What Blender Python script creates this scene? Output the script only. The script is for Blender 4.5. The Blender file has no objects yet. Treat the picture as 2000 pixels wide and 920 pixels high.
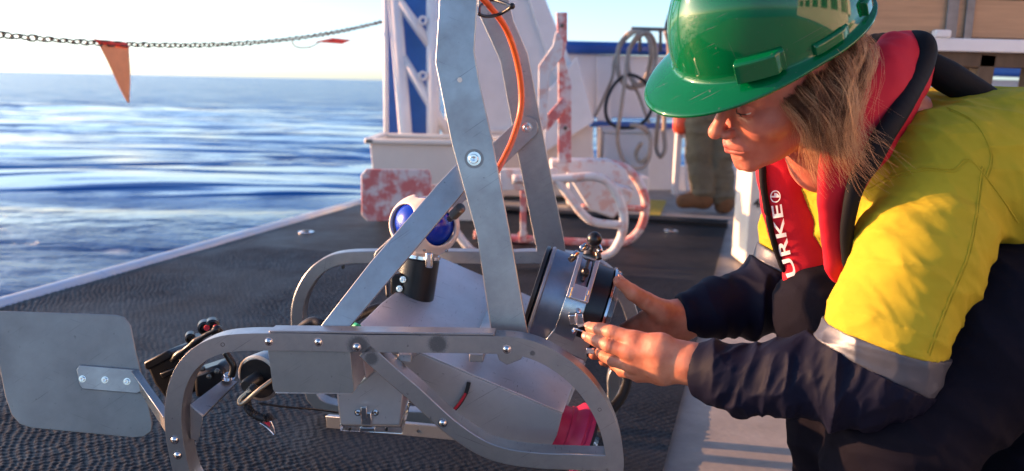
import bpy, bmesh, math, random
import numpy as np
from mathutils import Vector, Matrix
random.seed(7); rng = np.random.default_rng(7)
scene = bpy.context.scene
COL = scene.collection
R = math.radians

# ------------------------------------------------------------------ camera
F = 1700.0                      # focal length in pixels of the 2000 px wide photograph
CH = 0.77
pitch = math.atan(298.0 / F); roll = math.atan(0.0227)
fwd = Vector((0, math.cos(pitch), -math.sin(pitch)))
r0 = Vector((1, 0, 0)); u0 = Vector((0, math.sin(pitch), math.cos(pitch)))
cr = r0 * math.cos(roll) + u0 * math.sin(roll)
cu = -r0 * math.sin(roll) + u0 * math.cos(roll)
cam_d = bpy.data.cameras.new('camera'); cam = bpy.data.objects.new('camera', cam_d); COL.objects.link(cam)
M3 = Matrix((cr, cu, -fwd)).transposed()
cam.matrix_world = Matrix.Translation((0, 0, CH)) @ M3.to_4x4()
cam_d.sensor_width = 36; cam_d.lens = 36 * F / 2000; cam_d.clip_start = 0.02; cam_d.clip_end = 20000
cam_d.dof.use_dof = True; cam_d.dof.focus_distance = 1.36; cam_d.dof.aperture_fstop = 4.5
scene.camera = cam

# ------------------------------------------------------------------ light
sun_dir = Vector((-0.95, 0.17, 0.20)).normalized()       # towards the sun
elev = math.asin(sun_dir.z); azim = math.atan2(sun_dir.x, sun_dir.y)
w = bpy.data.worlds.new('World'); scene.world = w; w.use_nodes = True
nt = w.node_tree
sky = nt.nodes.new('ShaderNodeTexSky'); sky.sky_type = 'NISHITA'; sky.sun_disc = False
sky.sun_elevation = elev; sky.sun_rotation = azim
sky.air_density = 0.62; sky.dust_density = 0.9; sky.ozone_density = 2.0
bg = nt.nodes['Background']; bg.inputs['Strength'].default_value = 0.15
nt.links.new(sky.outputs[0], bg.inputs[0])
sl = bpy.data.lights.new('sun', 'SUN'); so = bpy.data.objects.new('sun', sl); COL.objects.link(so)
sl.energy = 4.6; sl.angle = R(0.6); sl.color = (1.0, 0.50, 0.24)
so.rotation_euler = sun_dir.to_track_quat('Z', 'Y').to_euler()
scene.view_settings.view_transform = 'Standard'; scene.view_settings.look = 'None'
scene.view_settings.exposure = 1.45; scene.view_settings.gamma = 1

# ------------------------------------------------------------------ geometry helpers
def ray(px, py):
    return (cr * ((px - 1000) / F) + cu * ((460 - py) / F) + fwd)
US = 1.0                          # size factor of the far group of objects
def P(px, py, Y):                # the point seen at that pixel, Y metres ahead
    Y = Y * US; d = ray(px, py); return Vector((0, 0, CH)) + d * (Y / d.y)
def G(px, py, z=0.0):            # the point seen at that pixel on the level z
    d = ray(px, py); return Vector((0, 0, CH)) + d * ((z - CH) / d.z)
def PP(px, py, o, n):
    d = ray(px, py); c = Vector((0, 0, CH)); return c + d * ((o - c).dot(n) / d.dot(n))
def plane3(a, b, c):
    n = (b - a).cross(c - a).normalized()
    if n.y > 0: n = -n
    return a, n
def smoothpath(pts, sub=6, closed=False):
    pts = [Vector(p) for p in pts]; n = len(pts); out = []
    rngi = range(n) if closed else range(n - 1)
    for i in rngi:
        if closed: p0, p1, p2, p3 = pts[i - 1], pts[i], pts[(i + 1) % n], pts[(i + 2) % n]
        else: p0, p1, p2, p3 = pts[max(i - 1, 0)], pts[i], pts[i + 1], pts[min(i + 2, n - 1)]
        for k in range(sub):
            t = k / sub
            out.append(0.5 * ((2 * p1) + (p2 - p0) * t + (2 * p0 - 5 * p1 + 4 * p2 - p3) * t * t + (3 * p1 - p0 - 3 * p2 + p3) * t ** 3))
    if not closed: out.append(pts[-1])
    return out

class MB:
    def __init__(s): s.v = []; s.f = []
    def add(s, vs, fs):
        o = len(s.v); s.v += [Vector(v) for v in vs]; s.f += [tuple(i + o for i in f) for f in fs]; return s
    def box(s, c, ax, ay, az, sx, sy, sz):
        sx, sy, sz = sx, sy, sz
        c = Vector(c); ax, ay, az = Vector(ax) * sx / 2, Vector(ay) * sy / 2, Vector(az) * sz / 2
        vs = [c + ax * i + ay * j + az * k for i in (-1, 1) for j in (-1, 1) for k in (-1, 1)]
        return s.add(vs, [(0, 1, 3, 2), (4, 6, 7, 5), (0, 4, 5, 1), (2, 3, 7, 6), (0, 2, 6, 4), (1, 5, 7, 3)])
    def beam(s, a, b, w, t, up=(0, 0, 1)):
        w, t = w * US, t * US; a, b = Vector(a), Vector(b); d = (b - a); L = d.length; d.normalize()
        sd = d.cross(Vector(up)).normalized(); u = sd.cross(d).normalized()
        return s.box((a + b) / 2, d, sd, u, L, w, t)
    def prism(s, pts, n, t):     # outline pts (front face), extruded by t against n
        t = t * US; pts = [Vector(p) for p in pts]; k = len(pts); n = Vector(n)
        nn = Vector((0, 0, 0))
        for i in range(k): nn += pts[i].cross(pts[(i + 1) % k])
        if nn.dot(n) < 0: pts.reverse()
        vs = pts + [p - n * t for p in pts]
        fs = [tuple(range(k)), tuple(range(2 * k - 1, k - 1, -1))] + [(i, i + k, (i + 1) % k + k, (i + 1) % k) for i in range(k)]
        return s.add(vs, fs)
    def strip(s, path, n, w, t, closed=False, wf=None):   # flat bar swept along path in a plane of normal n
        n = Vector(n); k = len(path); vs = []
        for i, p in enumerate(path):
            a = path[i - 1] if (i or closed) else p; b = path[(i + 1) % k] if (i < k - 1 or closed) else p
            tn = (b - a).normalized(); sd = tn.cross(n).normalized(); ww = w if wf is None else wf(i / (k - 1))
            vs += [p + sd * ww / 2, p - sd * ww / 2, p - sd * ww / 2 - n * t, p + sd * ww / 2 - n * t]
        fs = []
        for i in range(k if closed else k - 1):
            a = 4 * i; b = 4 * ((i + 1) % k)
            for j in range(4): fs.append((a + j, b + j, b + (j + 1) % 4, a + (j + 1) % 4))
        if not closed: fs += [(0, 1, 2, 3), (4 * k - 1, 4 * k - 2, 4 * k - 3, 4 * k - 4)]
        return s.add(vs, fs)
    def tube(s, path, r, seg=8, closed=False, rf=None):
        r = r * US; path = [Vector(p) for p in path]; k = len(path); vs = []
        up = None
        for i, p in enumerate(path):
            a = path[i - 1] if (i or closed) else p; b = path[(i + 1) % k] if (i < k - 1 or closed) else p
            t = (b - a).normalized()
            if up is None:
                up = Vector((0, 0, 1)) if abs(t.z) < 0.9 else Vector((1, 0, 0))
            up = (up - t * up.dot(t)).normalized(); sd = t.cross(up)
            rr = r if rf is None else rf(i / (k - 1))
            vs += [p + (up * math.cos(2 * math.pi * j / seg) + sd * math.sin(2 * math.pi * j / seg)) * rr for j in range(seg)]
        fs = []
        for i in range(k if closed else k - 1):
            a = seg * i; b = seg * ((i + 1) % k)
            for j in range(seg): fs.append((a + j, a + (j + 1) % seg, b + (j + 1) % seg, b + j))
        if not closed: fs += [tuple(range(seg - 1, -1, -1)), tuple(range((k - 1) * seg, k * seg))]
        return s.add(vs, fs)
    def lathe(s, c, axis, prof, seg=32, cap=True):       # prof: list of (distance along axis, radius)
        c = Vector(c); a = Vector(axis).normalized()
        u = a.orthogonal().normalized(); v = a.cross(u); vs = []
        for (d, r) in prof:
            vs += [c + a * d + (u * math.cos(2 * math.pi * j / seg) + v * math.sin(2 * math.pi * j / seg)) * r for j in range(seg)]
        fs = [(i * seg + j, i * seg + (j + 1) % seg, (i + 1) * seg + (j + 1) % seg, (i + 1) * seg + j) for i in range(len(prof) - 1) for j in range(seg)]
        if cap: fs += [tuple(range(seg - 1, -1, -1)), tuple(range((len(prof) - 1) * seg, len(prof) * seg))]
        return s.add(vs, fs)
    def ball(s, c, r, seg=16):
        n = seg // 2
        return s.lathe(c, (0, 0, 1), [(-r * math.cos(math.pi * i / n) , max(r * math.sin(math.pi * i / n), 1e-5)) for i in range(n + 1)], seg, cap=False)

WL = {}
def mesh_obj(name, vs, fs, mat, parent=None, bevel=0, smooth=None, recalc=True, origin=None):
    me = bpy.data.meshes.new(name)
    vs = np.asarray([tuple(v) for v in vs] if not isinstance(vs, np.ndarray) else vs, dtype=np.float64)
    c = (vs.max(0) + vs.min(0)) / 2 if origin is None else np.array(origin)
    me.from_pydata((vs - c).tolist() if not isinstance(fs, np.ndarray) else (vs - c), [], fs if not isinstance(fs, np.ndarray) else fs.tolist())
    if recalc:
        bm = bmesh.new(); bm.from_mesh(me); bmesh.ops.recalc_face_normals(bm, faces=bm.faces); bm.to_mesh(me); bm.free()
    if mat: me.materials.append(mat)
    if smooth is not None:
        me.polygons.foreach_set('use_smooth', [True] * len(me.polygons))
        if smooth < 179: me.set_sharp_from_angle(angle=R(smooth))
    o = bpy.data.objects.new(name, me); COL.objects.link(o)
    link(o, parent, Vector(c))
    if bevel:
        b = o.modifiers.new('bevel', 'BEVEL'); b.width = bevel; b.segments = 2; b.limit_method = 'ANGLE'; b.angle_limit = R(35)
        if smooth is None:
            me.polygons.foreach_set('use_smooth', [True] * len(me.polygons)); me.set_sharp_from_angle(angle=R(30))
    return o
def link(o, parent, c):
    WL[o.name] = c.copy()
    if parent is not None:
        o.parent = parent; o.location = c - WL[parent.name]
    else: o.location = c
def build(mb, name, mat, parent=None, **k): return mesh_obj(name, mb.v, mb.f, mat, parent, **k)
def inst(me, name, parent, mw):      # another object of the same mesh
    o = bpy.data.objects.new(name, me); COL.objects.link(o); c = mw.to_translation()
    o.matrix_basis = mw; link(o, parent, c); return o
def tag(o, label=None, cat=None, group=None, kind=None):
    if label: o['label'] = label
    if cat: o['category'] = cat
    if group: o['group'] = group
    if kind: o['kind'] = kind
    return o
def thing(name, label, cat, loc, group=None):
    o = bpy.data.objects.new(name, None); COL.objects.link(o); o.empty_display_size = 0.05
    link(o, None, Vector(loc)); return tag(o, label, cat, group)

# ------------------------------------------------------------------ noise and signed-distance sculpting
_T = rng.random((32, 32, 32), dtype=np.float32)
def noise3(p):
    i = np.floor(p).astype(np.int32); f = (p - i).astype(np.float32); f = f * f * (3 - 2 * f); i &= 31; j = (i + 1) & 31
    x, y, z = f[..., 0], f[..., 1], f[..., 2]
    def g(a, b, c): return _T[a, b, c]
    c00 = g(i[..., 0], i[..., 1], i[..., 2]) * (1 - x) + g(j[..., 0], i[..., 1], i[..., 2]) * x
    c10 = g(i[..., 0], j[..., 1], i[..., 2]) * (1 - x) + g(j[..., 0], j[..., 1], i[..., 2]) * x
    c01 = g(i[..., 0], i[..., 1], j[..., 2]) * (1 - x) + g(j[..., 0], i[..., 1], j[..., 2]) * x
    c11 = g(i[..., 0], j[..., 1], j[..., 2]) * (1 - x) + g(j[..., 0], j[..., 1], j[..., 2]) * x
    return (c00 * (1 - y) + c10 * y) * (1 - z) + (c01 * (1 - y) + c11 * y) * z
A = lambda v: np.array(tuple(v), dtype=np.float32)
def cone(p, a, b, r1, r2):
    a, b = A(a), A(b); ba = b - a; pa = p - a
    t = np.clip((pa @ ba) / max(ba @ ba, 1e-12), 0, 1)
    return np.sqrt(((pa - t[..., None] * ba) ** 2).sum(-1)) - (r1 + (r2 - r1) * t)
def chain_sd(p, pts, k=0.01):       # pts: [(point, radius), ...]
    d = None
    for (a, ra), (b, rb) in zip(pts[:-1], pts[1:]):
        e = cone(p, a, b, ra, rb); d = e if d is None else smin(d, e, k)
    return d
def ell(p, c, r, ax=None):
    q = p - A(c)
    if ax is not None: q = q @ ax        # columns of ax are the axes
    r = A(r); k0 = np.sqrt(((q / r) ** 2).sum(-1)); k1 = np.sqrt(((q / (r * r)) ** 2).sum(-1))
    return k0 * (k0 - 1) / np.maximum(k1, 1e-6)
def smin(a, b, k):
    h = np.maximum(k - np.abs(a - b), 0) / k; return np.minimum(a, b) - h * h * k * 0.25
def smax(a, b, k): return -smin(-a, -b, k)
def sd_mesh(fn, lo, hi, h, slack=0.0):
    B = 8; lo = np.array(lo, dtype=np.float64); hi = np.array(hi)
    nb = np.ceil((hi - lo) / (h * B)).astype(int) + 1; N = nb * B
    cx = [lo[i] + (np.arange(nb[i]) + 0.5) * B * h - h / 2 for i in range(3)]
    C = np.stack(np.meshgrid(*cx, indexing='ij'), -1).astype(np.float32)
    dc = fn(C)
    vol = np.repeat(np.repeat(np.repeat(np.sign(dc).astype(np.float32) * h * 4, B, 0), B, 1), B, 2)
    act = np.argwhere(np.abs(dc) < 0.95 * B * h + slack)
    v6 = vol.reshape(nb[0], B, nb[1], B, nb[2], B).transpose(0, 2, 4, 1, 3, 5)
    off = np.stack(np.meshgrid(*[np.arange(B) * h] * 3, indexing='ij'), -1).astype(np.float32)
    for s in range(0, len(act), 1500):
        a = act[s:s + 1500]; base = (lo + a * B * h).astype(np.float32)
        v6[a[:, 0], a[:, 1], a[:, 2]] = fn(base[:, None, None, None, :] + off[None])
    s = vol < 0
    cnt = np.zeros(tuple(N - 1), dtype=np.int8); cr8 = [(i, j, k) for i in (0, 1) for j in (0, 1) for k in (0, 1)]
    for (i, j, k) in cr8: cnt += s[i:N[0] - 1 + i, j:N[1] - 1 + j, k:N[2] - 1 + k]
    cells = np.argwhere((cnt > 0) & (cnt < 8))
    idx = np.full(tuple(N - 1), -1, dtype=np.int32); idx[tuple(cells.T)] = np.arange(len(cells))
    acc = np.zeros((len(cells), 3)); num = np.zeros(len(cells))
    val = {c: vol[cells[:, 0] + c[0], cells[:, 1] + c[1], cells[:, 2] + c[2]] for c in cr8}
    for c in cr8:
        for ax in range(3):
            if c[ax]: continue
            e = list(c); e[ax] = 1; e = tuple(e); a, b = val[c], val[e]; m = (a < 0) != (b < 0)
            t = np.where(m, a / np.where(m, a - b, 1), 0)
            pt = np.tile(np.array(c, dtype=float), (len(cells), 1)); pt[:, ax] = t
            acc[m] += pt[m]; num += m
    V = lo + (cells + acc / num[:, None]) * h
    Fs = []
    for ax in range(3):
        o1, o2 = [(1, 2), (2, 0), (0, 1)][ax]
        sh = [slice(0, N[i] - 1) for i in range(3)]; sa = list(sh); sb = list(sh); sa[ax] = slice(0, N[ax] - 2) ; sb[ax] = slice(1, N[ax] - 1)
        for o in (o1, o2): sa[o] = slice(1, N[o] - 1); sb[o] = slice(1, N[o] - 1)
        a, b = s[tuple(sa)], s[tuple(sb)]; e = np.argwhere(a != b)
        if not len(e): continue
        flip = a[tuple(e.T)]
        e = e.copy(); e[:, o1] += 1; e[:, o2] += 1
        def q(d1, d2):
            g = e.copy(); g[:, o1] -= d1; g[:, o2] -= d2; return idx[tuple(g.T)]
        f = np.stack([q(0, 0), q(1, 0), q(1, 1), q(0, 1)], 1)
        f[~flip] = f[~flip][:, ::-1]; Fs.append(f)
    return V, np.concatenate(Fs)
def sculpt(name, fn, lo, hi, h, mat, parent, slack=0.0, relax=1):
    V, Fc = sd_mesh(fn, lo, hi, h, slack)
    return mesh_obj(name, V, Fc, mat, parent, smooth=180, recalc=False)
def bounds(pts, m):
    a = np.array([tuple(p) for p in pts]); return a.min(0) - m, a.max(0) + m

# ------------------------------------------------------------------ materials
def mat(name, col, rough=0.5, metal=0.0, var=0.0, scale=20, bump=0.0, bscale=None, detail=6, col2=None, spec=0.5, stretch=(1, 1, 1), sss=0, sheen=0, coat=0, trans=0, ior=1.5, rvar=0.0):
    m = bpy.data.materials.new(name); m.use_nodes = True; t = m.node_tree; n = t.nodes; L = t.links.new
    b = n['Principled BSDF']; b.inputs['Roughness'].default_value = rough; b.inputs['Metallic'].default_value = metal
    b.inputs['Specular IOR Level'].default_value = spec; b.inputs['IOR'].default_value = ior
    b.inputs['Base Color'].default_value = (*col, 1)
    tc = n.new('ShaderNodeNewGeometry'); mp = n.new('ShaderNodeMapping'); mp.inputs['Scale'].default_value = stretch; L(tc.outputs['Position'], mp.inputs[0])
    if var or col2 or rvar:
        nz = n.new('ShaderNodeTexNoise'); nz.inputs['Scale'].default_value = scale; nz.inputs['Detail'].default_value = detail; nz.inputs['Roughness'].default_value = 0.65; L(mp.outputs[0], nz.inputs[0])
        rp = n.new('ShaderNodeValToRGB'); rp.color_ramp.elements[0].position = 0.3; rp.color_ramp.elements[1].position = 0.7
        c2 = col2 or tuple(c * (1 - var) for c in col)
        rp.color_ramp.elements[0].color = (*c2, 1); rp.color_ramp.elements[1].color = (*col, 1)
        L(nz.outputs[0], rp.inputs[0]); L(rp.outputs[0], b.inputs['Base Color'])
        if rvar:
            mr = n.new('ShaderNodeMapRange'); mr.inputs['From Min'].default_value = 0.3; mr.inputs['From Max'].default_value = 0.7
            mr.inputs['To Min'].default_value = rough + rvar; mr.inputs['To Max'].default_value = rough - rvar * 0.5; L(nz.outputs[0], mr.inputs[0]); L(mr.outputs[0], b.inputs['Roughness'])
    if bump:
        n2 = n.new('ShaderNodeTexNoise'); n2.inputs['Scale'].default_value = bscale or scale; n2.inputs['Detail'].default_value = 5; L(mp.outputs[0], n2.inputs[0])
        bp = n.new('ShaderNodeBump'); bp.inputs['Strength'].default_value = 1; bp.inputs['Distance'].default_value = bump; L(n2.outputs[0], bp.inputs['Height']); L(bp.outputs[0], b.inputs['Normal'])
    if sss: b.inputs['Subsurface Weight'].default_value = sss; b.inputs['Subsurface Radius'].default_value = (0.012, 0.004, 0.002); b.inputs['Subsurface Scale'].default_value = 0.6
    if sheen: b.inputs['Sheen Weight'].default_value = sheen
    if coat: b.inputs['Coat Weight'].default_value = coat; b.inputs['Coat Roughness'].default_value = 0.08
    if trans: b.inputs['Transmission Weight'].default_value = trans
    m['b'] = 1
    return m
def scuffs(m, spots, col=(0.08, 0.085, 0.09)):
    """dark scuffed patches at given places on an existing material"""
    t = m.node_tree; n = t.nodes; L = t.links.new; b = n['Principled BSDF']
    geo = n.new('ShaderNodeNewGeometry'); nz = n.new('ShaderNodeTexNoise'); nz.inputs['Scale'].default_value = 700; nz.inputs['Detail'].default_value = 8; nz.inputs['Roughness'].default_value = .75; L(geo.outputs['Position'], nz.inputs[0])
    acc = None
    for c, r in spots:
        vm = n.new('ShaderNodeVectorMath'); vm.operation = 'DISTANCE'; vm.inputs[1].default_value = tuple(c); L(geo.outputs['Position'], vm.inputs[0])
        mr = n.new('ShaderNodeMapRange'); mr.inputs['From Min'].default_value = r; mr.inputs['From Max'].default_value = r * 0.35; L(vm.outputs['Value'], mr.inputs[0])
        if acc is None: acc = mr.outputs[0]
        else:
            mx = n.new('ShaderNodeMath'); mx.operation = 'MAXIMUM'; L(acc, mx.inputs[0]); L(mr.outputs[0], mx.inputs[1]); acc = mx.outputs[0]
    ad = n.new('ShaderNodeMath'); ad.operation = 'ADD'; L(nz.outputs[0], ad.inputs[0]); L(acc, ad.inputs[1])
    st = n.new('ShaderNodeMapRange'); st.inputs['From Min'].default_value = 1.08; st.inputs['From Max'].default_value = 1.45; L(ad.outputs[0], st.inputs[0])
    mix = n.new('ShaderNodeMix'); mix.data_type = 'RGBA'; L(st.outputs[0], mix.inputs[0])
    src = b.inputs['Base Color'].links[0].from_socket if b.inputs['Base Color'].links else None
    if src: L(src, mix.inputs[6])
    else: mix.inputs[6].default_value = b.inputs['Base Color'].default_value
    mix.inputs[7].default_value = (*col, 1); L(mix.outputs[2], b.inputs['Base Color'])
    mm = n.new('ShaderNodeMath'); mm.operation = 'SUBTRACT'; mm.inputs[0].default_value = b.inputs['Metallic'].default_value; L(st.outputs[0], mm.inputs[1]); mm.use_clamp = True; L(mm.outputs[0], b.inputs['Metallic'])
def scratches(m, ang, sc=1.0, thr=.69):
    t = m.node_tree; n = t.nodes; L = t.links.new; b = n['Principled BSDF']; src = b.inputs['Base Color'].links[0].from_socket
    geo = n.new('ShaderNodeNewGeometry'); acc = None
    for k, a in enumerate(ang):
        mp = n.new('ShaderNodeMapping'); mp.inputs['Rotation'].default_value = (0, R(a), 0); L(geo.outputs['Position'], mp.inputs[0])
        m2 = n.new('ShaderNodeMapping'); m2.inputs['Scale'].default_value = (9 * sc, 40 * sc, 620 * sc); L(mp.outputs[0], m2.inputs[0])
        nz = n.new('ShaderNodeTexNoise'); nz.inputs['Scale'].default_value = 1; nz.inputs['Detail'].default_value = 2; L(m2.outputs[0], nz.inputs[0])
        mr = n.new('ShaderNodeMapRange'); mr.inputs['From Min'].default_value = thr + .02 * k; mr.inputs['From Max'].default_value = thr + .06 + .02 * k; L(nz.outputs[0], mr.inputs[0])
        if acc is None: acc = mr.outputs[0]
        else:
            mx = n.new('ShaderNodeMath'); mx.operation = 'MAXIMUM'; L(acc, mx.inputs[0]); L(mr.outputs[0], mx.inputs[1]); acc = mx.outputs[0]
    s2 = n.new('ShaderNodeTexNoise'); s2.inputs['Scale'].default_value = 130; s2.inputs['Detail'].default_value = 3; L(geo.outputs['Position'], s2.inputs[0])
    sp = n.new('ShaderNodeMapRange'); sp.inputs['From Min'].default_value = .70; sp.inputs['From Max'].default_value = .76; L(s2.outputs[0], sp.inputs[0])
    mx = n.new('ShaderNodeMath'); mx.operation = 'MAXIMUM'; L(acc, mx.inputs[0]); L(sp.outputs[0], mx.inputs[1])
    ml = n.new('ShaderNodeMath'); ml.operation = 'MULTIPLY'; L(mx.outputs[0], ml.inputs[0]); ml.inputs[1].default_value = .6
    mix = n.new('ShaderNodeMix'); mix.data_type = 'RGBA'; L(ml.outputs[0], mix.inputs[0]); L(src, mix.inputs[6]); mix.inputs[7].default_value = (.10, .10, .11, 1); L(mix.outputs[2], b.inputs['Base Color'])
alu = mat('brushed_aluminium', (0.44, 0.44, 0.45), 0.36, 0.9, var=0.3, scale=14, bump=0.00005, bscale=380, rvar=0.10)
alu_sheet = mat('satin_aluminium_sheet', (0.66, 0.66, 0.68), 0.42, 0.65, var=0.18, scale=9, bump=0.00004, bscale=300, rvar=0.08)
alu_dull = mat('dull_aluminium_plate', (0.32, 0.33, 0.33), 0.5, 0.75, var=0.3, scale=7, bump=0.00004, bscale=200, rvar=0.08)
for m_ in (alu, alu_sheet, alu_dull): scratches(m_, (35, -20, 80))
satin_steel = mat('satin_steel', (0.75, 0.75, 0.77), 0.34, 0.9, rvar=0.08, scale=50)
steel = mat('bright_steel', (0.72, 0.72, 0.74), 0.16, 1.0, rvar=0.06, scale=60)
dark_steel = mat('dark_steel', (0.12, 0.11, 0.10), 0.35, 0.9)
black = mat('black_plastic', (0.012, 0.012, 0.014), 0.32, 0, var=0.3, scale=60, bump=0.0002, bscale=300)
black_rub = mat('black_rubber', (0.014, 0.014, 0.016), 0.5)
delrin = mat('grey_housing_shell', (0.24, 0.28, 0.36), 0.36, 0.75, var=0.25, scale=30, rvar=0.08)
white = mat('white_paint', (0.74, 0.75, 0.77), 0.45, var=0.12, scale=5, bump=0.0006, bscale=30)
cream_plastic = mat('cream_tub_plastic', (0.80, 0.74, 0.65), 0.45, var=0.08, scale=6)
blue_paint = mat('blue_paint', (0.01, 0.10, 0.42), 0.35, var=0.25, scale=5)
orange_hose_m = mat('orange_hose', (0.85, 0.13, 0.02), 0.35, var=0.15, scale=30)
pennant_m = mat('orange_pennant_cloth', (0.95, 0.36, 0.15), 0.6, var=0.12, scale=30)
pennant_hem_m = mat('red_pennant_hem', (0.75, 0.05, 0.03), 0.6)
chain_m = mat('rusty_chain', (0.16, 0.12, 0.09), 0.5, 0.5, var=0.5, scale=40)
grey_deck = mat('grey_painted_deck', (0.31, 0.29, 0.27), 0.6, var=0.28, scale=10, bump=0.001, bscale=60, rvar=0.1)
yellow_paint = mat('yellow_deck_paint', (0.62, 0.44, 0.03), 0.6, var=0.4, scale=16)
rope_m = mat('weathered_rope', (0.48, 0.40, 0.33), 0.85, var=0.4, scale=120, bump=0.001, bscale=200)
skin_m = None
pink_m = mat('pink_plastic', (0.60, 0.035, 0.14), 0.4, sss=0.0, var=0.12, scale=20)
clear_m = mat('clear_acrylic', (0.92, 0.95, 0.97), 0.04, 0, trans=1.0, ior=1.49)
blue_shell = mat('deep_blue_shell', (0.0, 0.03, 0.42), 0.2, coat=0.2)
cream_shell = mat('cream_plastic_guard', (0.82, 0.66, 0.55), 0.38, var=0.06, scale=40)
green_m = mat('green_rope', (0.01, 0.35, 0.16), 0.5)
stain_m = mat('red_stained_white_paint', (0.62, 0.57, 0.58), 0.5, col2=(0.52, 0.15, 0.15), scale=15, detail=8, bump=0.0008, bscale=40)
stain2_m = mat('faintly_stained_paint', (0.64, 0.63, 0.64), 0.5, col2=(0.60, 0.40, 0.36), scale=22, detail=8)
helmet_m = mat('green_hard_hat_plastic', (0.0, 0.11, 0.034), 0.07, var=0.12, scale=12, coat=0.0, rvar=0.02, spec=.5)
yellow_m = mat('yellow_work_shirt_cloth', (0.43, 0.335, 0.022), 0.85, var=0.08, scale=18, bump=0.0004, bscale=900, spec=.2)
navy_m = mat('navy_cloth', (0.006, 0.007, 0.020), 0.6, var=0.25, scale=25, bump=0.0003, bscale=900, spec=.10)
trouser_m = mat('navy_trouser_cloth', (0.007, 0.0065, 0.013), 0.8, spec=.08, var=0.25, scale=25, bump=0.0005, bscale=700)
red_m = mat('red_life_jacket_fabric', (0.50, 0.010, 0.028), 0.7, var=0.12, scale=16, bump=0.0003, bscale=700, spec=.25)
edge_m = mat('black_binding', (0.005, 0.005, 0.007), 0.75, spec=.2, bump=0.0003, bscale=500)
reflect_m = mat('silver_reflective_tape', (0.09, 0.095, 0.115), 0.42, 0.3, var=0.1, scale=40, bump=0.0005, bscale=60)
print_m = mat('white_print', (0.8, 0.8, 0.8), 0.5)
khaki_m = mat('khaki_cloth', (0.13, 0.11, 0.07), 0.8, var=0.3, scale=20)
boot_m = mat('brown_suede', (0.16, 0.075, 0.03), 0.85, var=0.4, scale=30)
crate_m = mat('pale_timber', (0.50, 0.30, 0.17), 0.7, var=0.3, scale=6, stretch=(0.6, 1, 9), bump=0.0006, bscale=20)
oldwood_m = mat('dark_weathered_timber', (0.12, 0.08, 0.05), 0.75, var=0.4, scale=9, stretch=(3, 3, 0.6))
strap_m = mat('galvanised_strap', (0.22, 0.23, 0.25), 0.5, 0.7, var=0.5, scale=18)
orange_red_m = mat('orange_red_plastic', (0.75, 0.07, 0.02), 0.45)
scratches(helmet_m, (30, -60), .8, .71)
for m_, p0, p1_ in ((stain_m, .45, .58), (stain2_m, .38, .50)):
    for nd in m_.node_tree.nodes:
        if nd.bl_idname == 'ShaderNodeValToRGB': nd.color_ramp.elements[0].position = p0; nd.color_ramp.elements[1].position = p1_
print('materials ok')
# ================================================================== SETTING
DU = Vector((0.27, 0.963, 0)).normalized(); DV = Vector((0.963, -0.27, 0)).normalized()   # along and across the deck
E0 = G(0, 590)                                   # a point of the deck edge
def D(u, v, z=0.0): return Vector((E0.x, E0.y, 0)) + DU * u + DV * v + Vector((0, 0, z))

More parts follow.
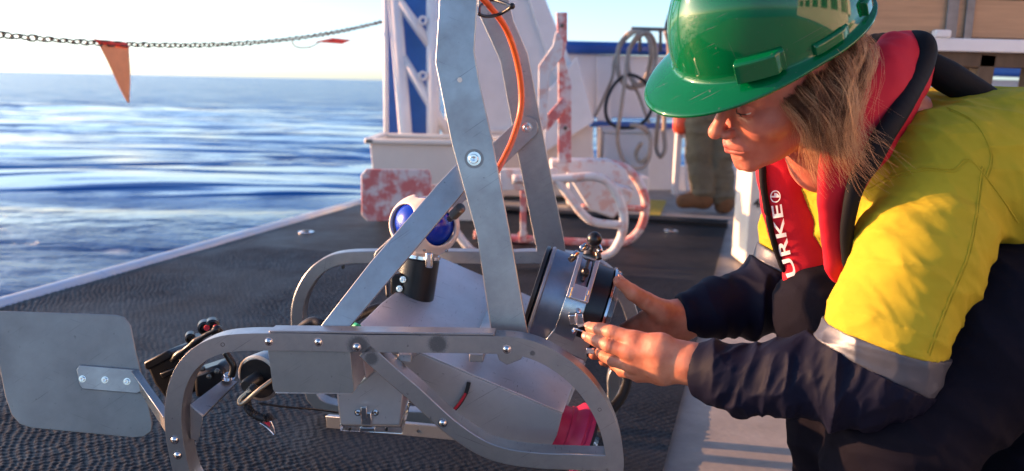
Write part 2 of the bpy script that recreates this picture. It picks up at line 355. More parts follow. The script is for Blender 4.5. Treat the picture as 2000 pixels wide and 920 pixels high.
# sea
SEA_Z = -0.95
def water_mat():
    m = bpy.data.materials.new('sea_water'); m.use_nodes = True; t = m.node_tree; n = t.nodes; L = t.links.new; b = n['Principled BSDF']
    b.inputs['Specular IOR Level'].default_value = 0.36; b.inputs['Roughness'].default_value = 0.12; b.inputs['IOR'].default_value = 1.33
    g = n.new('ShaderNodeNewGeometry')
    def nz(scale, st, det=4, dist=0.0):
        mp = n.new('ShaderNodeMapping'); mp.inputs['Scale'].default_value = st; L(g.outputs['Position'], mp.inputs[0])
        x = n.new('ShaderNodeTexNoise'); x.inputs['Scale'].default_value = scale; x.inputs['Detail'].default_value = det; x.inputs['Distortion'].default_value = dist; L(mp.outputs[0], x.inputs[0]); return x.outputs[0]
    def math_(op, a, c, clamp=False):
        x = n.new('ShaderNodeMath'); x.operation = op; x.use_clamp = clamp
        for k, v in enumerate((a, c)):
            if isinstance(v, (int, float)): x.inputs[k].default_value = v
            else: L(v, x.inputs[k])
        return x.outputs[0]
    chop = nz(2.6, (0.55, 1, 1), 7)
    fine = nz(9, (0.6, 1, 1), 5)
    swell = nz(0.30, (0.35, 1.0, 1), 3, 0.6)
    # slick left by the hull: calm water in a band, rough outside it
    sx = n.new('ShaderNodeSeparateXYZ'); L(g.outputs['Position'], sx.inputs[0])
    wob = math_('MULTIPLY', math_('SUBTRACT', nz(0.16, (0.5, 1, 1), 3), 0.5), 14)
    yy = math_('ADD', sx.outputs[1], wob)
    a = n.new('ShaderNodeMapRange'); a.inputs['From Min'].default_value = 44; a.inputs['From Max'].default_value = 58; L(yy, a.inputs[0])
    c = n.new('ShaderNodeMapRange'); c.inputs['From Min'].default_value = 13.2; c.inputs['From Max'].default_value = 10.8; L(math_('ADD', sx.outputs[1], math_('MULTIPLY', wob, 0.25)), c.inputs[0])
    rough = math_('MAXIMUM', a.outputs[0], c.outputs[0])
    amp = math_('ADD', math_('MULTIPLY', rough, 1.5), 0.06)
    h = math_('ADD', math_('MULTIPLY', chop, amp), math_('MULTIPLY', math_('MULTIPLY', fine, amp), 0.16))
    h = math_('ADD', h, math_('MULTIPLY', math_('MULTIPLY', nz(0.75, (0.4, 1, 1), 6, .5), rough), 2.6))
    h2 = math_('ADD', math_('MULTIPLY', h, 0.35), math_('MULTIPLY', swell, 1.5))
    bp = n.new('ShaderNodeBump'); bp.inputs['Strength'].default_value = 1; bp.inputs['Distance'].default_value = 1.0; L(h2, bp.inputs['Height']); L(bp.outputs[0], b.inputs['Normal'])
    L(math_('ADD', math_('MULTIPLY', a.outputs[0], 0.08), 0.07), b.inputs['Roughness'])
    # foam flecks in the rough water
    fo = nz(3.2, (0.35, 1, 1), 8, 0.4)
    fm = n.new('ShaderNodeMapRange'); fm.inputs['From Min'].default_value = 0.68; fm.inputs['From Max'].default_value = 0.76; L(fo, fm.inputs[0])
    near = math_('MULTIPLY', fm.outputs[0], c.outputs[0])
    mx = n.new('ShaderNodeMix'); mx.data_type = 'RGBA'; L(math_('MULTIPLY', near, 0.6), mx.inputs[0])
    mx.inputs[6].default_value = (0.003, 0.07, 0.28, 1); mx.inputs[7].default_value = (0.6, 0.68, 0.75, 1); L(mx.outputs[2], b.inputs['Base Color'])
    return m
angs = np.concatenate([np.linspace(-60, 50, 420), np.linspace(50, 300, 60)[1:-1]])
rows = np.concatenate([np.linspace(1.0, 4, 8)[:-1], np.geomspace(4, 8000, 300)])
AA, RR = np.meshgrid(np.radians(angs), rows)
X = RR * np.sin(AA); Yw = RR * np.cos(AA)
fade = np.clip(60 / RR, 0, 1) * np.clip((RR - 3) / 3, 0, 1)
Z = (0.05 * np.sin(0.55 * Yw + 0.16 * X + 1.2 * np.sin(0.11 * X)) + 0.035 * np.sin(1.15 * Yw - 0.25 * X + 0.8 * np.sin(0.3 * X + 0.2 * Yw)) + 0.018 * np.sin(2.1 * Yw + 0.7 * X + np.sin(0.7 * X))) * fade
na = len(angs); nr = len(rows)
V = np.stack([X, Yw, SEA_Z + Z], -1).reshape(-1, 3)
ii, jj = np.meshgrid(np.arange(nr - 1), np.arange(na), indexing='ij'); j2 = (jj + 1) % na
Fq = np.stack([ii * na + jj, ii * na + j2, (ii + 1) * na + j2, (ii + 1) * na + jj], -1).reshape(-1, 4)
V = np.concatenate([V, [[0, 0, SEA_Z]]]); 
fl = Fq[:, ::-1].tolist() + [(len(V) - 1, j, (j + 1) % na) for j in range(na)]
sea = mesh_obj('sea', V, fl, water_mat(), smooth=180, recalc=True, origin=(0, 0, SEA_Z)); tag(sea, 'blue sea with a smooth wake and choppy water to the horizon', kind='structure')

# deck slab and hull side
mb = MB(); a, b_, c, d = D(-7, 0.03, -0.012), D(6.6, 0.03, -0.012), D(6.6, 8.2, -0.012), D(-7, 8.2, -0.012)
mb.prism([a, b_, c, d], Vector((0, 0, 1)), 1.6); tag(build(mb, 'deck', grey_deck), 'grey painted steel ship deck', kind='structure')
# rubber mat with raised scale pattern
MW = (G(1420, 446) - Vector((E0.x, E0.y, 0))).dot(DV)
def mat_h(u, v):
    wu = 0.005 * (noise3(np.stack([u * 40, v * 40, u * 0], -1)) - .5) + 0.004 * np.sin(v * 31 + 3 * np.sin(u * 7)) + 0.003 * np.sin(v * 83 + u * 20); wv = 0.005 * (noise3(np.stack([u * 40 + 9, v * 40, u * 0 + 5], -1)) - .5) + 0.004 * np.sin(u * 27 + 2 * np.sin(v * 9)) + 0.002 * np.sin(u * 90)
    q = np.cos(2 * np.pi * (u + wu) / 0.025) * np.cos(2 * np.pi * (v + wv) / 0.021)
    big = np.sin(u * 9 + 2 * np.sin(v * 5)) * np.sin(v * 8 + 1) * 0.0008
    pe = noise3(np.stack([u * 78, v * 92, u * 0 + 2], -1)) + .4 * noise3(np.stack([u * 170, v * 170, u * 0 + 2], -1))
    worn = np.clip(noise3(np.stack([u * 3.1, v * 3.1, u * 0 + 11], -1)) * 1.8, .55, 1)
    return 0.0030 * worn * np.sqrt(np.clip(q * .85 + (pe - .62) * .7, 0, 1)) + big
us = [-2.1]
while us[-1] < 1.9: us.append(us[-1] + 0.0032 + max(us[-1] + 0.9, 0) * 0.0030)
us = np.array(us + [2.80]); vs_ = np.arange(0.07, MW, 0.0034)
UU, VV = np.meshgrid(us, vs_, indexing='ij'); HH = np.where(UU < 1.2, mat_h(UU, VV), 0.001)
pts = np.array(tuple(D(0, 0)))[None, None] + UU[..., None] * np.array(tuple(DU)) + VV[..., None] * np.array(tuple(DV)); pts[..., 2] = 0.002 + HH
nu, nv = UU.shape; i, j = np.meshgrid(np.arange(nu - 1), np.arange(nv - 1), indexing='ij')
Fm = np.stack([i * nv + j, i * nv + j + 1, (i + 1) * nv + j + 1, (i + 1) * nv + j], -1).reshape(-1, 4)[:, ::-1]
def mat_mat():
    m = mat('black_rubber_mat', (0.012, 0.012, 0.013), 0.5, spec=.28, col2=(0.003, 0.003, 0.004), scale=3.2, detail=9, bump=0.0012, bscale=260, rvar=0.12)
    return m
matm = mat_mat()
o = mesh_obj('deck_mat', pts.reshape(-1, 3), Fm, matm, smooth=180, recalc=False); tag(o, 'black rubber deck mat with raised scale pattern', kind='structure')
print('mat verts', pts.size // 3)
# mat's thick far part and plank ribs towards the bulwark
mb = MB().prism([D(2.80, 0.07, 0.024), D(2.80, MW, 0.024), D(2.66, MW, 0.024), D(2.66, 0.07, 0.024)], Vector((0, 0, 1)), 0.03)
tag(build(mb, 'mat_border', matm, bevel=0.004), 'raised far border of the black deck mat', kind='structure')
# deck edge coaming
mb = MB(); mb.tube([D(-7, 0.02, -0.015), D(-1, 0.02, -0.015), D(6.6, 0.02, -0.015)], 0.036, 14)
edge_paint = mat('pale_blue_edge_paint', (0.42, 0.55, 0.72), 0.3, col2=(0.62, 0.62, 0.62), scale=9, rvar=0.1)
tag(build(mb, 'deck_coaming', edge_paint, smooth=180), 'rounded pale blue painted edge along the ship deck', kind='structure')
# yellow painted patches on the deck
mb = MB()
for (x0, y0, x1, y1) in ((1250, 388, 1302, 425),):
    mb.prism([G(x0 + 12, y0), G(x1, y0 + 2), G(x1 - 16, y1), G(x0 - 4, y1)], Vector((0, 0, 1)), 0.004)
for v in mb.v: v.z -= 0.006
tag(build(mb, 'yellow_deck_marking', yellow_paint), 'worn yellow paint marking on the grey deck', kind='structure')
# low step and plate joint on the grey deck at right
mb = MB(); a, b_ = G(1380, 628), G(1570, 655)
mb.beam(a + Vector((0, 0, -0.006)), b_ + Vector((0.6, -0.1, -0.006)), 0.03, 0.022)
tag(build(mb, 'deck_lip', white, bevel=0.004), 'low steel lip welded across the grey deck', kind='structure')
# round tie down sockets
for k, (px, py, lab) in enumerate(((598, 456, 'small round steel tie down socket in the black mat near the deck edge'), (1310, 453, 'round steel tie down socket at the far right of the black mat'))):
    c = G(px, py); t = thing('deck_socket', lab, 'deck socket', (c.x, c.y, 0.004), 'tie down sockets in the mat')
    build(MB().lathe((c.x, c.y, 0.003), (0, 0, 1), [(0, .04), (.006, .04), (.007, .036), (.007, .026), (.003, .022)], 28), 'ring', steel, t, smooth=40)
    build(MB().lathe((c.x, c.y, 0.003), (0, 0, 1), [(0, .014), (.012, .013), (.014, .008)], 16), 'plug', dark_steel, t, smooth=40)

# ---------------------------------------------------------------- chain and pennants
def link_mesh():
    mb = MB(); path = []
    for k in range(14):
        a = 2 * math.pi * k / 14; path.append(Vector((0.0115 * math.cos(a) + 0.0095 * (1 if math.cos(a) > 0 else -1), 0.0115 * math.sin(a), 0)))
    mb.tube(path, 0.0034, 6, closed=True); me = bpy.data.meshes.new('link'); me.from_pydata(mb.v, [], mb.f); me.materials.append(chain_m)
    me.polygons.foreach_set('use_smooth', [True] * len(me.polygons)); return me
def edgeY(px): k = (px - 1000) / F; m = DU.x / DU.y; return (E0.x - m * E0.y) / (k - m)
cp = [(-260, 52), (-120, 58), (0, 68), (60, 74), (130, 80), (190, 84), (300, 88), (400, 88), (500, 83), (600, 72), (680, 58), (748, 42)]
cpath = smoothpath([P(x, y, edgeY(x)) for x, y in cp], 40)
ch = thing('chain', 'rusty steel chain strung along the deck edge above the sea', 'chain', cpath[0])
lm = link_mesh(); dist = 0; nxt = 0; cnt = 0
for a, b_ in zip(cpath[:-1], cpath[1:]):
    L_ = (b_ - a).length
    while nxt <= dist + L_:
        p = a.lerp(b_, (nxt - dist) / L_); t = (b_ - a).normalized(); up = Vector((0, 0, 1)); s = t.cross(up).normalized(); u = s.cross(t)
        an = (math.pi / 4 if cnt % 2 else -math.pi / 4) + random.uniform(-.25, .25); y = s * math.cos(an) + u * math.sin(an); z = t.cross(y)
        mw = Matrix((t, y, z)).transposed().to_4x4(); mw.translation = p
        inst(lm, 'link', ch, mw); cnt += 1; nxt += 0.0345
    dist += L_
print('links', cnt)
def cloth(name, label, outline, Y0, mt, hem=None, wave=0.006, grp=None):
    """thin cloth with soft folds; outline rows of (left, right) pixels from top to bottom"""
    n = 14; vs = []; fs = []
    rows_ = len(outline)
    for i, (l, r_) in enumerate(outline):
        for k in range(n + 1):
            s = k / n; x = l[0] * (1 - s) + r_[0] * s; y = l[1] * (1 - s) + r_[1] * s
            p = P(x, y, Y0(x)); p.y += wave * math.sin(s * 5 + i * 0.5) * (0.3 + i / rows_); vs.append(p)
    for i in range(rows_ - 1):
        for k in range(n): fs.append((i * (n + 1) + k, i * (n + 1) + k + 1, (i + 1) * (n + 1) + k + 1, (i + 1) * (n + 1) + k))
    o = mesh_obj(name, vs, fs, mt, None, smooth=180); m = o.modifiers.new('t', 'SOLIDIFY'); m.thickness = 0.0015
    return o
def rows_between(l0, r0_, l1, r1, n):
    return [((l0[0] + (l1[0] - l0[0]) * t, l0[1] + (l1[1] - l0[1]) * t), (r0_[0] + (r1[0] - r0_[0]) * t, r0_[1] + (r1[1] - r0_[1]) * t)) for t in [i / n for i in range(n + 1)]]
pt = thing('pennant', 'orange triangular pennant hanging point down from the chain over the sea', 'pennant', P(220, 90, edgeY(220)), 'pennants on the chain')
c1 = cloth('flag_cloth', '', rows_between((190, 82), (252, 92), (249, 200), (254, 201), 12), edgeY, pennant_m); c1.parent = pt; c1.location = c1.location - pt.location
c2 = cloth('hem', '', rows_between((183, 76), (250, 83), (190, 85), (252, 94), 2), lambda x: edgeY(x) - 0.006, pennant_hem_m); c2.parent = pt; c2.location = c2.location - pt.location
pt2 = thing('pennant', 'small torn red pennant blown sideways near the far end of the chain', 'pennant', P(640, 80, edgeY(640)), 'pennants on the chain')
c1 = cloth('flag_cloth', '', rows_between((612, 82), (650, 74), (668, 86), (688, 78), 6)[:], edgeY, pennant_hem_m); c1.parent = pt2; c1.location = c1.location - pt2.location
o = build(MB().tube(smoothpath([P(570, 82, edgeY(570)), P(580, 92, edgeY(580)), P(605, 92, edgeY(605)), P(625, 82, edgeY(625))], 5), 0.004, 6), 'cord', rope_m, pt2, smooth=180)

# ---------------------------------------------------------------- lattice frame with blue panel
US = 1.24
Yt = 4.45
n_ = Vector((0, -1, 0))
lt = thing('lattice_frame', 'white tubular lattice frame in front of a blue panel beside the deck edge', 'frame', G(800, 396))
def pp(pts, Y): return [P(x, y, Y) for x, y in pts]
build(MB().prism(pp([(752, -80), (846, -80), (846, 400), (758, 400)], Yt + 0.12), n_, 0.03), 'blue_panel', blue_paint, lt, bevel=0.004)
build(MB().tube([P(752, -80, Yt - .02), P(755, 400, Yt - .02)], 0.012, 8), 'edge_tube', white, lt, smooth=180)
build(MB().tube([P(764, -80, Yt), P(792, 260, Yt), P(803, 400, Yt)], 0.034, 12), 'post', white, lt, smooth=180)
build(MB().tube([P(846, -80, Yt), P(846, 400, Yt)], 0.034, 12), 'post', white, lt, smooth=180)
build(MB().tube([P(770, -10, Yt), P(856, 110, Yt)], 0.024, 10), 'brace', white, lt, smooth=180)
build(MB().tube([P(786, 112, Yt), P(880, 268, Yt)], 0.024, 10), 'brace', white, lt, smooth=180)
build(MB().tube([P(760, -90, Yt), P(850, -90, Yt)], 0.03, 10), 'brace', white, lt, smooth=180)
for (x, y) in ((826, 40), (826, 148)):
    c = P(x, y, Yt - .03); build(MB().tube([c + Vector((0.022 * math.cos(a), 0, 0.022 * math.sin(a))) for a in np.linspace(0, 2 * math.pi, 15)[:-1]], 0.007, 6, closed=True), 'eye_ring', white, lt, smooth=180)

# ---------------------------------------------------------------- white gantry leg
Yg = 4.75
gl = thing('gantry_leg', 'large white steel gantry leg slanting down behind the tow frame', 'gantry', G(1060, 385))
build(MB().prism(pp([(868, -60), (1012, -60), (1120, 200), (1098, 290), (870, 270)], Yg), n_, 0.25), 'leg_plate', white, gl, bevel=0.01)
build(MB().prism(pp([(1012, -60), (1042, -60), (1162, 236), (1135, 250), (1075, 130)], Yg - 0.03), n_, 0.30), 'flange', white, gl, bevel=0.01)
build(MB().prism(pp([(1068, 180), (1128, 110), (1160, 238), (1060, 300)], Yg - 0.10), n_, 0.05), 'gusset', white, gl, bevel=0.006)
build(MB().prism(pp([(860, 262), (1152, 244), (1172, 384), (860, 384)], Yg - 0.05), n_, 0.35), 'foot', mat('cream_paint', (0.66, 0.60, 0.54), 0.5, var=0.12, scale=6), gl, bevel=0.01)
build(MB().box(P(985, 4, Yg - .06), (1, 0, 0), (0, 1, 0), (0, 0, 1), 0.03, 0.02, 0.05), 'lug', strap_m, gl, bevel=0.004)

US = 1.0
# ---------------------------------------------------------------- tub
tb = thing('tub', 'cream rectangular plastic tub with rolled rim behind the stained sled', 'tub', G(840, 420))
def tubbox(zt, zb, lt_, rt, Yn, dep, inset, mt, parent, name):
    pts_ = []
    for (z, ins) in ((zt, 0), (zb, inset)):
        for (x, y) in ((lt_ + ins, Yn + ins), (rt - ins, Yn + ins), (rt - ins, Yn + dep - ins), (lt_ + ins, Yn + dep - ins)): pts_.append(Vector((x, y, z)))
    return pts_
YT = 4.8
q = P(722, 275, YT); q2 = P(990, 275, YT); zt = q.z
po = tubbox(zt, 0.0, q.x, q2.x, YT, 0.5, 0.035, None, None, ''); pi_ = tubbox(zt, 0.012, q.x + .006, q2.x - .006, YT + .006, 0.488, 0.035, None, None, '')
mb = MB(); mb.add(po + pi_, [(0, 1, 5, 4), (1, 2, 6, 5), (2, 3, 7, 6), (3, 0, 4, 7), (4, 5, 6, 7), (8, 12, 13, 9), (9, 13, 14, 10), (10, 14, 15, 11), (11, 15, 12, 8), (12, 15, 14, 13), (0, 8, 9, 1), (1, 9, 10, 2), (2, 10, 11, 3), (3, 11, 8, 0)])
build(mb, 'tub_wall', cream_plastic, tb, bevel=0.006)
rim = [Vector((q.x, YT, zt)), Vector((q2.x, YT, zt)), Vector((q2.x, (YT + .5), zt)), Vector((q.x, (YT + .5), zt))]
mb = MB()
for k in range(4): mb.beam(rim[k] + (rim[k] - rim[(k + 1) % 4]).normalized() * .025, rim[(k + 1) % 4] + (rim[(k + 1) % 4] - rim[k]).normalized() * .025, 0.05 + .003 * (k % 2), 0.028 + .002 * (k % 2))
build(mb, 'rim', cream_plastic, tb, bevel=0.008)

# ---------------------------------------------------------------- stained sled in the background
US = 1.19
ss = thing('stained_sled', 'white camera sled blotched with red stains standing behind the aluminium sled', 'sled', G(1100, 480))
Ys = 3.2
pl_ = pp([(716, 330), (838, 332), (842, 345), (842, 420), (832, 432), (718, 432), (706, 420), (705, 342)], Ys + .05)
build(MB().prism(pl_, n_, 0.012), 'tail_fin', stain_m, ss, bevel=0.003)
build(MB().beam(P(838, 375, Ys + .07), P(930, 362, Ys + .12), 0.012, 0.05), 'fin_arm', stain2_m, ss, bevel=.003)
def tb_(pts, Y, r, name='tube', m=stain2_m): return build(MB().tube(smoothpath([P(x, y, Y if len(p_) < 3 else p_[2]) for p_ in pts for (x, y) in [p_[:2]]], 6), r, 10), name, m, ss, smooth=180)
tb_([(1000, 350), (1085, 350), (1160, 345), (1192, 362), (1214, 400), (1218, 440), (1205, 480), (1180, 500), (1120, 506)], Ys - .18, 0.016, 'near_runner')
tb_([(1088, 352), (1112, 385), (1135, 415), (1162, 434), (1216, 440)], Ys - .18, 0.015, 'near_strut')
tb_([(1100, 320), (1200, 322), (1235, 340), (1258, 380), (1260, 415), (1248, 450), (1222, 472), (1180, 476), (1000, 466), (925, 458)], Ys + .30, 0.018, 'far_runner', stain_m)
tb_([(870, 418), (886, 446), (905, 472), (925, 492), (960, 498), (1130, 507)], Ys - .18, 0.015, 'near_runner')
tb_([(1135, 404, Ys + .25), (1200, 404, Ys + .25), (1258, 408, Ys + .30)], Ys, 0.012, 'cross_tube', stain_m)
build(MB().prism(pp([(975, 330), (1088, 330), (1088, 352), (1080, 372), (975, 372)], Ys - .14), n_, 0.03), 'side_plate', stain2_m, ss, bevel=.004)
build(MB().prism(pp([(1108, 342), (1180, 352), (1238, 372), (1232, 395), (1198, 428), (1150, 410)], Ys + .02), n_, 0.12), 'body_cover', stain2_m, ss, bevel=.01)
build(MB().prism(pp([(1075, 312), (1190, 312), (1222, 330), (1240, 372), (1180, 350), (1075, 345)], Ys + .16), n_, 0.10), 'top_cover', stain2_m, ss, bevel=.01)
build(MB().prism(pp([(1086, 24), (1108, 24), (1108, 80), (1101, 110), (1116, 160), (1116, 318), (1090, 318), (1090, 80)], Ys + .05), n_, 0.018), 'mast', stain_m, ss, bevel=.003)
build(MB().prism(pp([(1086, 60), (1100, 78), (1098, 112), (1074, 142), (1068, 250), (1050, 262), (1052, 128), (1080, 88)], Ys - .0), n_, 0.012), 'mast_leg', stain2_m, ss, bevel=.003)
build(MB().prism(pp([(1062, 232), (1098, 190), (1112, 204), (1070, 256)], Ys + .02), n_, 0.012), 'mast_brace', stain_m, ss, bevel=.003)
build(MB().prism(pp([(1016, 372), (1028, 372), (1028, 462), (1016, 462)], Ys + .05), n_, 0.02), 'upright', stain_m, ss, bevel=.003)
build(MB().prism(pp([(1012, 455), (1030, 455), (1028, 474), (1014, 474)], Ys + .25), n_, 0.03), 'upright', stain_m, ss, bevel=.003)
for (x, y, Y) in ((1005, 345, Ys - .15), (1045, 350, Ys - .15), (1141, 340, Ys + .05), (1098, 50, Ys + .04), (1104, 250, Ys + .04)):
    build(MB().lathe(P(x, y, Y), (0, -1, 0), [(0, .009), (.006, .009), (.008, .005)], 10), 'bolt', dark_steel, ss, smooth=40)

# ---------------------------------------------------------------- bulwark
US = 1.19
bw = thing('bulwark', 'white steel bulwark with a blue top rail around the far end of the deck', 'bulwark', G(1250, 372))
Yb = 5.35
def wallseg(x0, x1, yt, yb, Y0, Y1, name='wall_plate', m=white, th=0.05):
    a, b2 = P(x0, yt, Y0), P(x1, yt + (x1 - x0) * 0.0227, Y1); c2, d2 = P(x1, yb, Y1), P(x0, yb, Y0)
    z0 = P(x0, yb, Y0).z; b2.z = a.z; c2.z = z0; d2 = Vector((a.x, a.y, z0)); c2 = Vector((b2.x, b2.y, z0))
    nn = (b2 - a).cross(Vector((0, 0, 1))).normalized()
    if nn.y > 0: nn = -nn
    return build(MB().prism([a, b2, c2, d2], nn, th), name, m, bw, bevel=.006)
wallseg(1090, 1720, 104, 228, Yb, Yb + 0.5)
wallseg(1090, 1160, 228, 372, Yb + .002, Yb + 0.056)
wallseg(1178, 1330, 250, 372, Yb + 0.07, Yb + 0.19)
wallseg(1352, 1720, 236, 372, Yb + 0.2, Yb + 0.5)
build(MB().beam(P(1088, 92, Yb), P(1730, 106, Yb + .5), 0.10, 0.075), 'top_rail', blue_paint, bw, bevel=.03)
build(MB().beam(P(1150, 242, Yb - .02), P(1330, 246, Yb + .14), 0.07, 0.035), 'lower_rail', blue_paint, bw, bevel=.012)
for x in (1180, 1352, 1520): build(MB().beam(P(x, 110, Yb - .02 + (x - 1090) / 1260), P(x, 372, Yb - .06 + (x - 1090) / 1260), 0.02, 0.09, up=(1, 0, 0)), 'stiffener', white, bw, bevel=.004)
# right hand stretch, farther off
US = 1.24
wr = thing('bulwark', 'stretch of white bulwark with a blue rail seen under the timber table', 'bulwark', G(1990, 330))
a, b2 = P(1700, 150, 6.2), P(2150, 160, 6.6)
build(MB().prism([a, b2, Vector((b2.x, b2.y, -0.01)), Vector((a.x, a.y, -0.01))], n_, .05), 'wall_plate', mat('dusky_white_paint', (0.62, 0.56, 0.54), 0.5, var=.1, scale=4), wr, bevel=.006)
build(MB().beam(P(1690, 128, 6.15), P(2150, 146, 6.55), 0.10, 0.085), 'top_rail', blue_paint, wr, bevel=.03)

US = 1.19
# rope hanger and ropes
hg = thing('rope_hanger', 'grey steel bar on the blue rail from which the ropes hang', 'rope hanger', P(1268, 70, 5.25))
build(MB().beam(P(1232, 56, 5.2), P(1308, 58, 5.2), 0.03, 0.022), 'bar', strap_m, hg, bevel=.004)
for x in (1250, 1290): build(MB().beam(P(x, 58, 5.2), P(x, 100, 5.28), 0.02, 0.014), 'bracket', strap_m, hg, bevel=.003)
def rope(pts, r, label, mt=rope_m, Y=5.12, name='rope', cat='rope', grp='ropes hanging on the bulwark', closed=False):
    path = smoothpath([P(x, y, Y + 0.05 * math.sin(i * 1.7)) for i, (x, y) in enumerate(pts)], 8, closed)
    o = build(MB().tube(path, r, 8, closed), name, mt, smooth=180); tag(o, label, cat, grp if cat == 'rope' else None)
rope([(1240, 62), (1222, 70), (1207, 100), (1210, 150), (1235, 172), (1262, 150), (1272, 100), (1262, 68)], 0.014, 'wide loop of rope hung at the left of the hanger bar', closed=True)
rope([(1238, 64), (1215, 86), (1200, 120), (1196, 150), (1180, 190), (1162, 228)], 0.009, 'thin rope slanting down left from the hanger bar')
rope([(1246, 66), (1228, 100), (1220, 160), (1212, 220), (1206, 270), (1216, 310), (1236, 328), (1258, 325), (1270, 300), (1268, 265), (1250, 248), (1232, 244)], 0.011, 'long rope drooping to the locker from the hanger bar', Y=4.92)
rope([(1262, 64), (1280, 90), (1276, 140), (1250, 168), (1228, 140), (1230, 95)], 0.013, 'doubled rope loop in the middle of the hanger bar', closed=True, Y=5.08)
rope([(1300, 62), (1307, 100), (1296, 150), (1290, 200), (1283, 260), (1282, 290), (1290, 306), (1299, 290), (1297, 250), (1300, 190), (1306, 130)], 0.013, 'rope with a long eye hanging at the right end of the hanger bar')
rope([(1230, 150), (1245, 180), (1258, 215), (1268, 240)], 0.010, 'short rope end slanting right behind the black hose loop', Y=5.1)
rope([(1238, 244), (1262, 252), (1271, 275), (1266, 305), (1250, 316), (1242, 300), (1252, 280)], 0.013, 'rope turned into a small coil in front of the locker', Y=4.90)
rope([(1228, 146), (1200, 165), (1184, 200), (1186, 232), (1205, 248), (1240, 248), (1266, 228), (1275, 195), (1262, 162)], 0.010, 'black hose coiled into a round loop among the ropes', black_rub, Y=4.98, name='hose_loop', cat='hose', closed=True)

# locker, bench, post, float
US = 1.0
def boxthing(name, label, cat, x0, y0, x1, Y, dep, mt, zb=0.0, bev=.008, lid=False, yb=None):
    a, b2 = P(x0, y0, Y), P(x1, y0, Y); zt_ = (a.z + b2.z) / 2
    t = thing(name, label, cat, ((a.x + b2.x) / 2, Y + dep / 2, zb))
    zl = zt_ - (0.03 if lid else 0)
    build(MB().box(((a.x + b2.x) / 2, Y + dep / 2, (zl + zb) / 2), (1, 0, 0), (0, 1, 0), (0, 0, 1), b2.x - a.x, dep, zl - zb), 'body', mt, t, bevel=bev)
    if lid: build(MB().box(((a.x + b2.x) / 2, Y + dep / 2 - .003, zt_ - .0145), (1, 0, 0), (0, 1, 0), (0, 0, 1), b2.x - a.x + .02, dep + .02, .029), 'lid', mt, t, bevel=bev)
    return t
boxthing('locker', 'white deck locker against the bulwark under the hanging ropes', 'locker', 1180, 252, 1272, 5.98, 0.28, white, lid=True)
boxthing('step_box', 'low white step box on the deck behind the stained sled', 'step', 1110, 345, 1268, 5.55, 0.28, white)
US = 1.24
t = thing('stanchion', 'white steel post leaning beside the standing person', 'post', G(1315, 378))
build(MB().beam(P(1330, 190, 4.5), P(1318, 380, 4.5), 0.05, 0.03, up=(1, 0, 0)), 'post', white, t, bevel=.005)
build(MB().beam(P(1326, 262, 4.49), P(1350, 262, 4.49), 0.03, 0.04), 'bracket', white, t, bevel=.004)
fl_ = thing('float', 'red plastic float behind the white post', 'float', P(1335, 240, 4.62))
build(MB().lathe(P(1331, 262, 4.40), (0, 0, 1), [(0, .02), (.01, .045), (.03, .055), (.10, .055), (.13, .04), (.14, .015)], 20), 'float_body', orange_red_m, fl_, smooth=60)
build(MB().lathe(P(1331, 262, 4.40) + Vector((0, 0, .138)), (0, 0, 1), [(0, .012), (.03, .012)], 10), 'neck', white, fl_, smooth=60)

US = 1.0
# white equipment box with stencilled numbers
YW = 3.75
wb = boxthing('equipment_box', 'cream white box with stencilled numbers on the deck behind the kneeling person', 'box', 1468, 318, 1660, YW, 0.24, mat('cream_box_paint', (0.76, 0.72, 0.64), 0.5, var=.08, scale=8), lid=True)
def text(s, o, xdir, ydir, size, mt, parent, name='lettering', depth=0.0006, align='CENTER'):
    cu_ = bpy.data.curves.new('t', 'FONT'); cu_.body = s; cu_.size = size; cu_.align_x = align; cu_.align_y = 'CENTER'; cu_.extrude = depth; cu_.offset = size * 0.018
    ob = bpy.data.objects.new('t', cu_); COL.objects.link(ob); bpy.context.view_layer.update()
    me = bpy.data.meshes.new_from_object(ob.evaluated_get(bpy.context.evaluated_depsgraph_get())); bpy.data.objects.remove(ob)
    x = Vector(xdir).normalized(); z = x.cross(Vector(ydir)).normalized(); y = z.cross(x)
    M_ = Matrix((x, y, z)).transposed().to_4x4(); M_.translation = Vector(o)
    me.transform(M_); vs = np.array([v.co[:] for v in me.vertices]); fs = [tuple(p.vertices) for p in me.polygons]
    return mesh_obj(name, vs, fs, mt, parent, recalc=False)
stencil_m = mat('black_stencil_paint', (0.08, 0.07, 0.06), 0.6, var=.5, scale=60)
text('48', P(1484, 398, YW - .004), (1, 0, 0), (0, 0, 1), 0.055, stencil_m, wb); text('15', P(1512, 404, YW - .004), (1, 0, 0), (0, 0, 1), 0.055, stencil_m, wb)

# timber table and crate at top right
tt = thing('work_table', 'galvanised table with timber legs behind the kneeling person', 'table', G(1900, 500, 0))
Yt2 = 2.75
a, b2 = P(1690, 92, Yt2), P(2200, 100, Yt2 - .05)
zt_ = P(1900, 76, Yt2).z
build(MB().box(((a.x + b2.x) / 2, Yt2 + .3, zt_ - .02), (1, 0, 0), (0, 1, 0), (0, 0, 1), b2.x - a.x, .64, .04), 'table_top', strap_m if False else white, tt, bevel=.004)
build(MB().box(((a.x + b2.x) / 2, Yt2 + .02, zt_ - .0625), (1, 0, 0), (0, 1, 0), (0, 0, 1), b2.x - a.x - .02, .04, .045), 'apron', oldwood_m, tt, bevel=.003)
for x, s_ in ((1908, 0), (2010, 0)):
    q = P(x, 120, Yt2 + .03); build(MB().beam(Vector((q.x + .02, Yt2 + .03, zt_ - .045)), Vector((q.x - .03, Yt2 + .03, -0.01)), .06, .05, up=(1, 0, 0)), 'leg', oldwood_m, tt, bevel=.003)
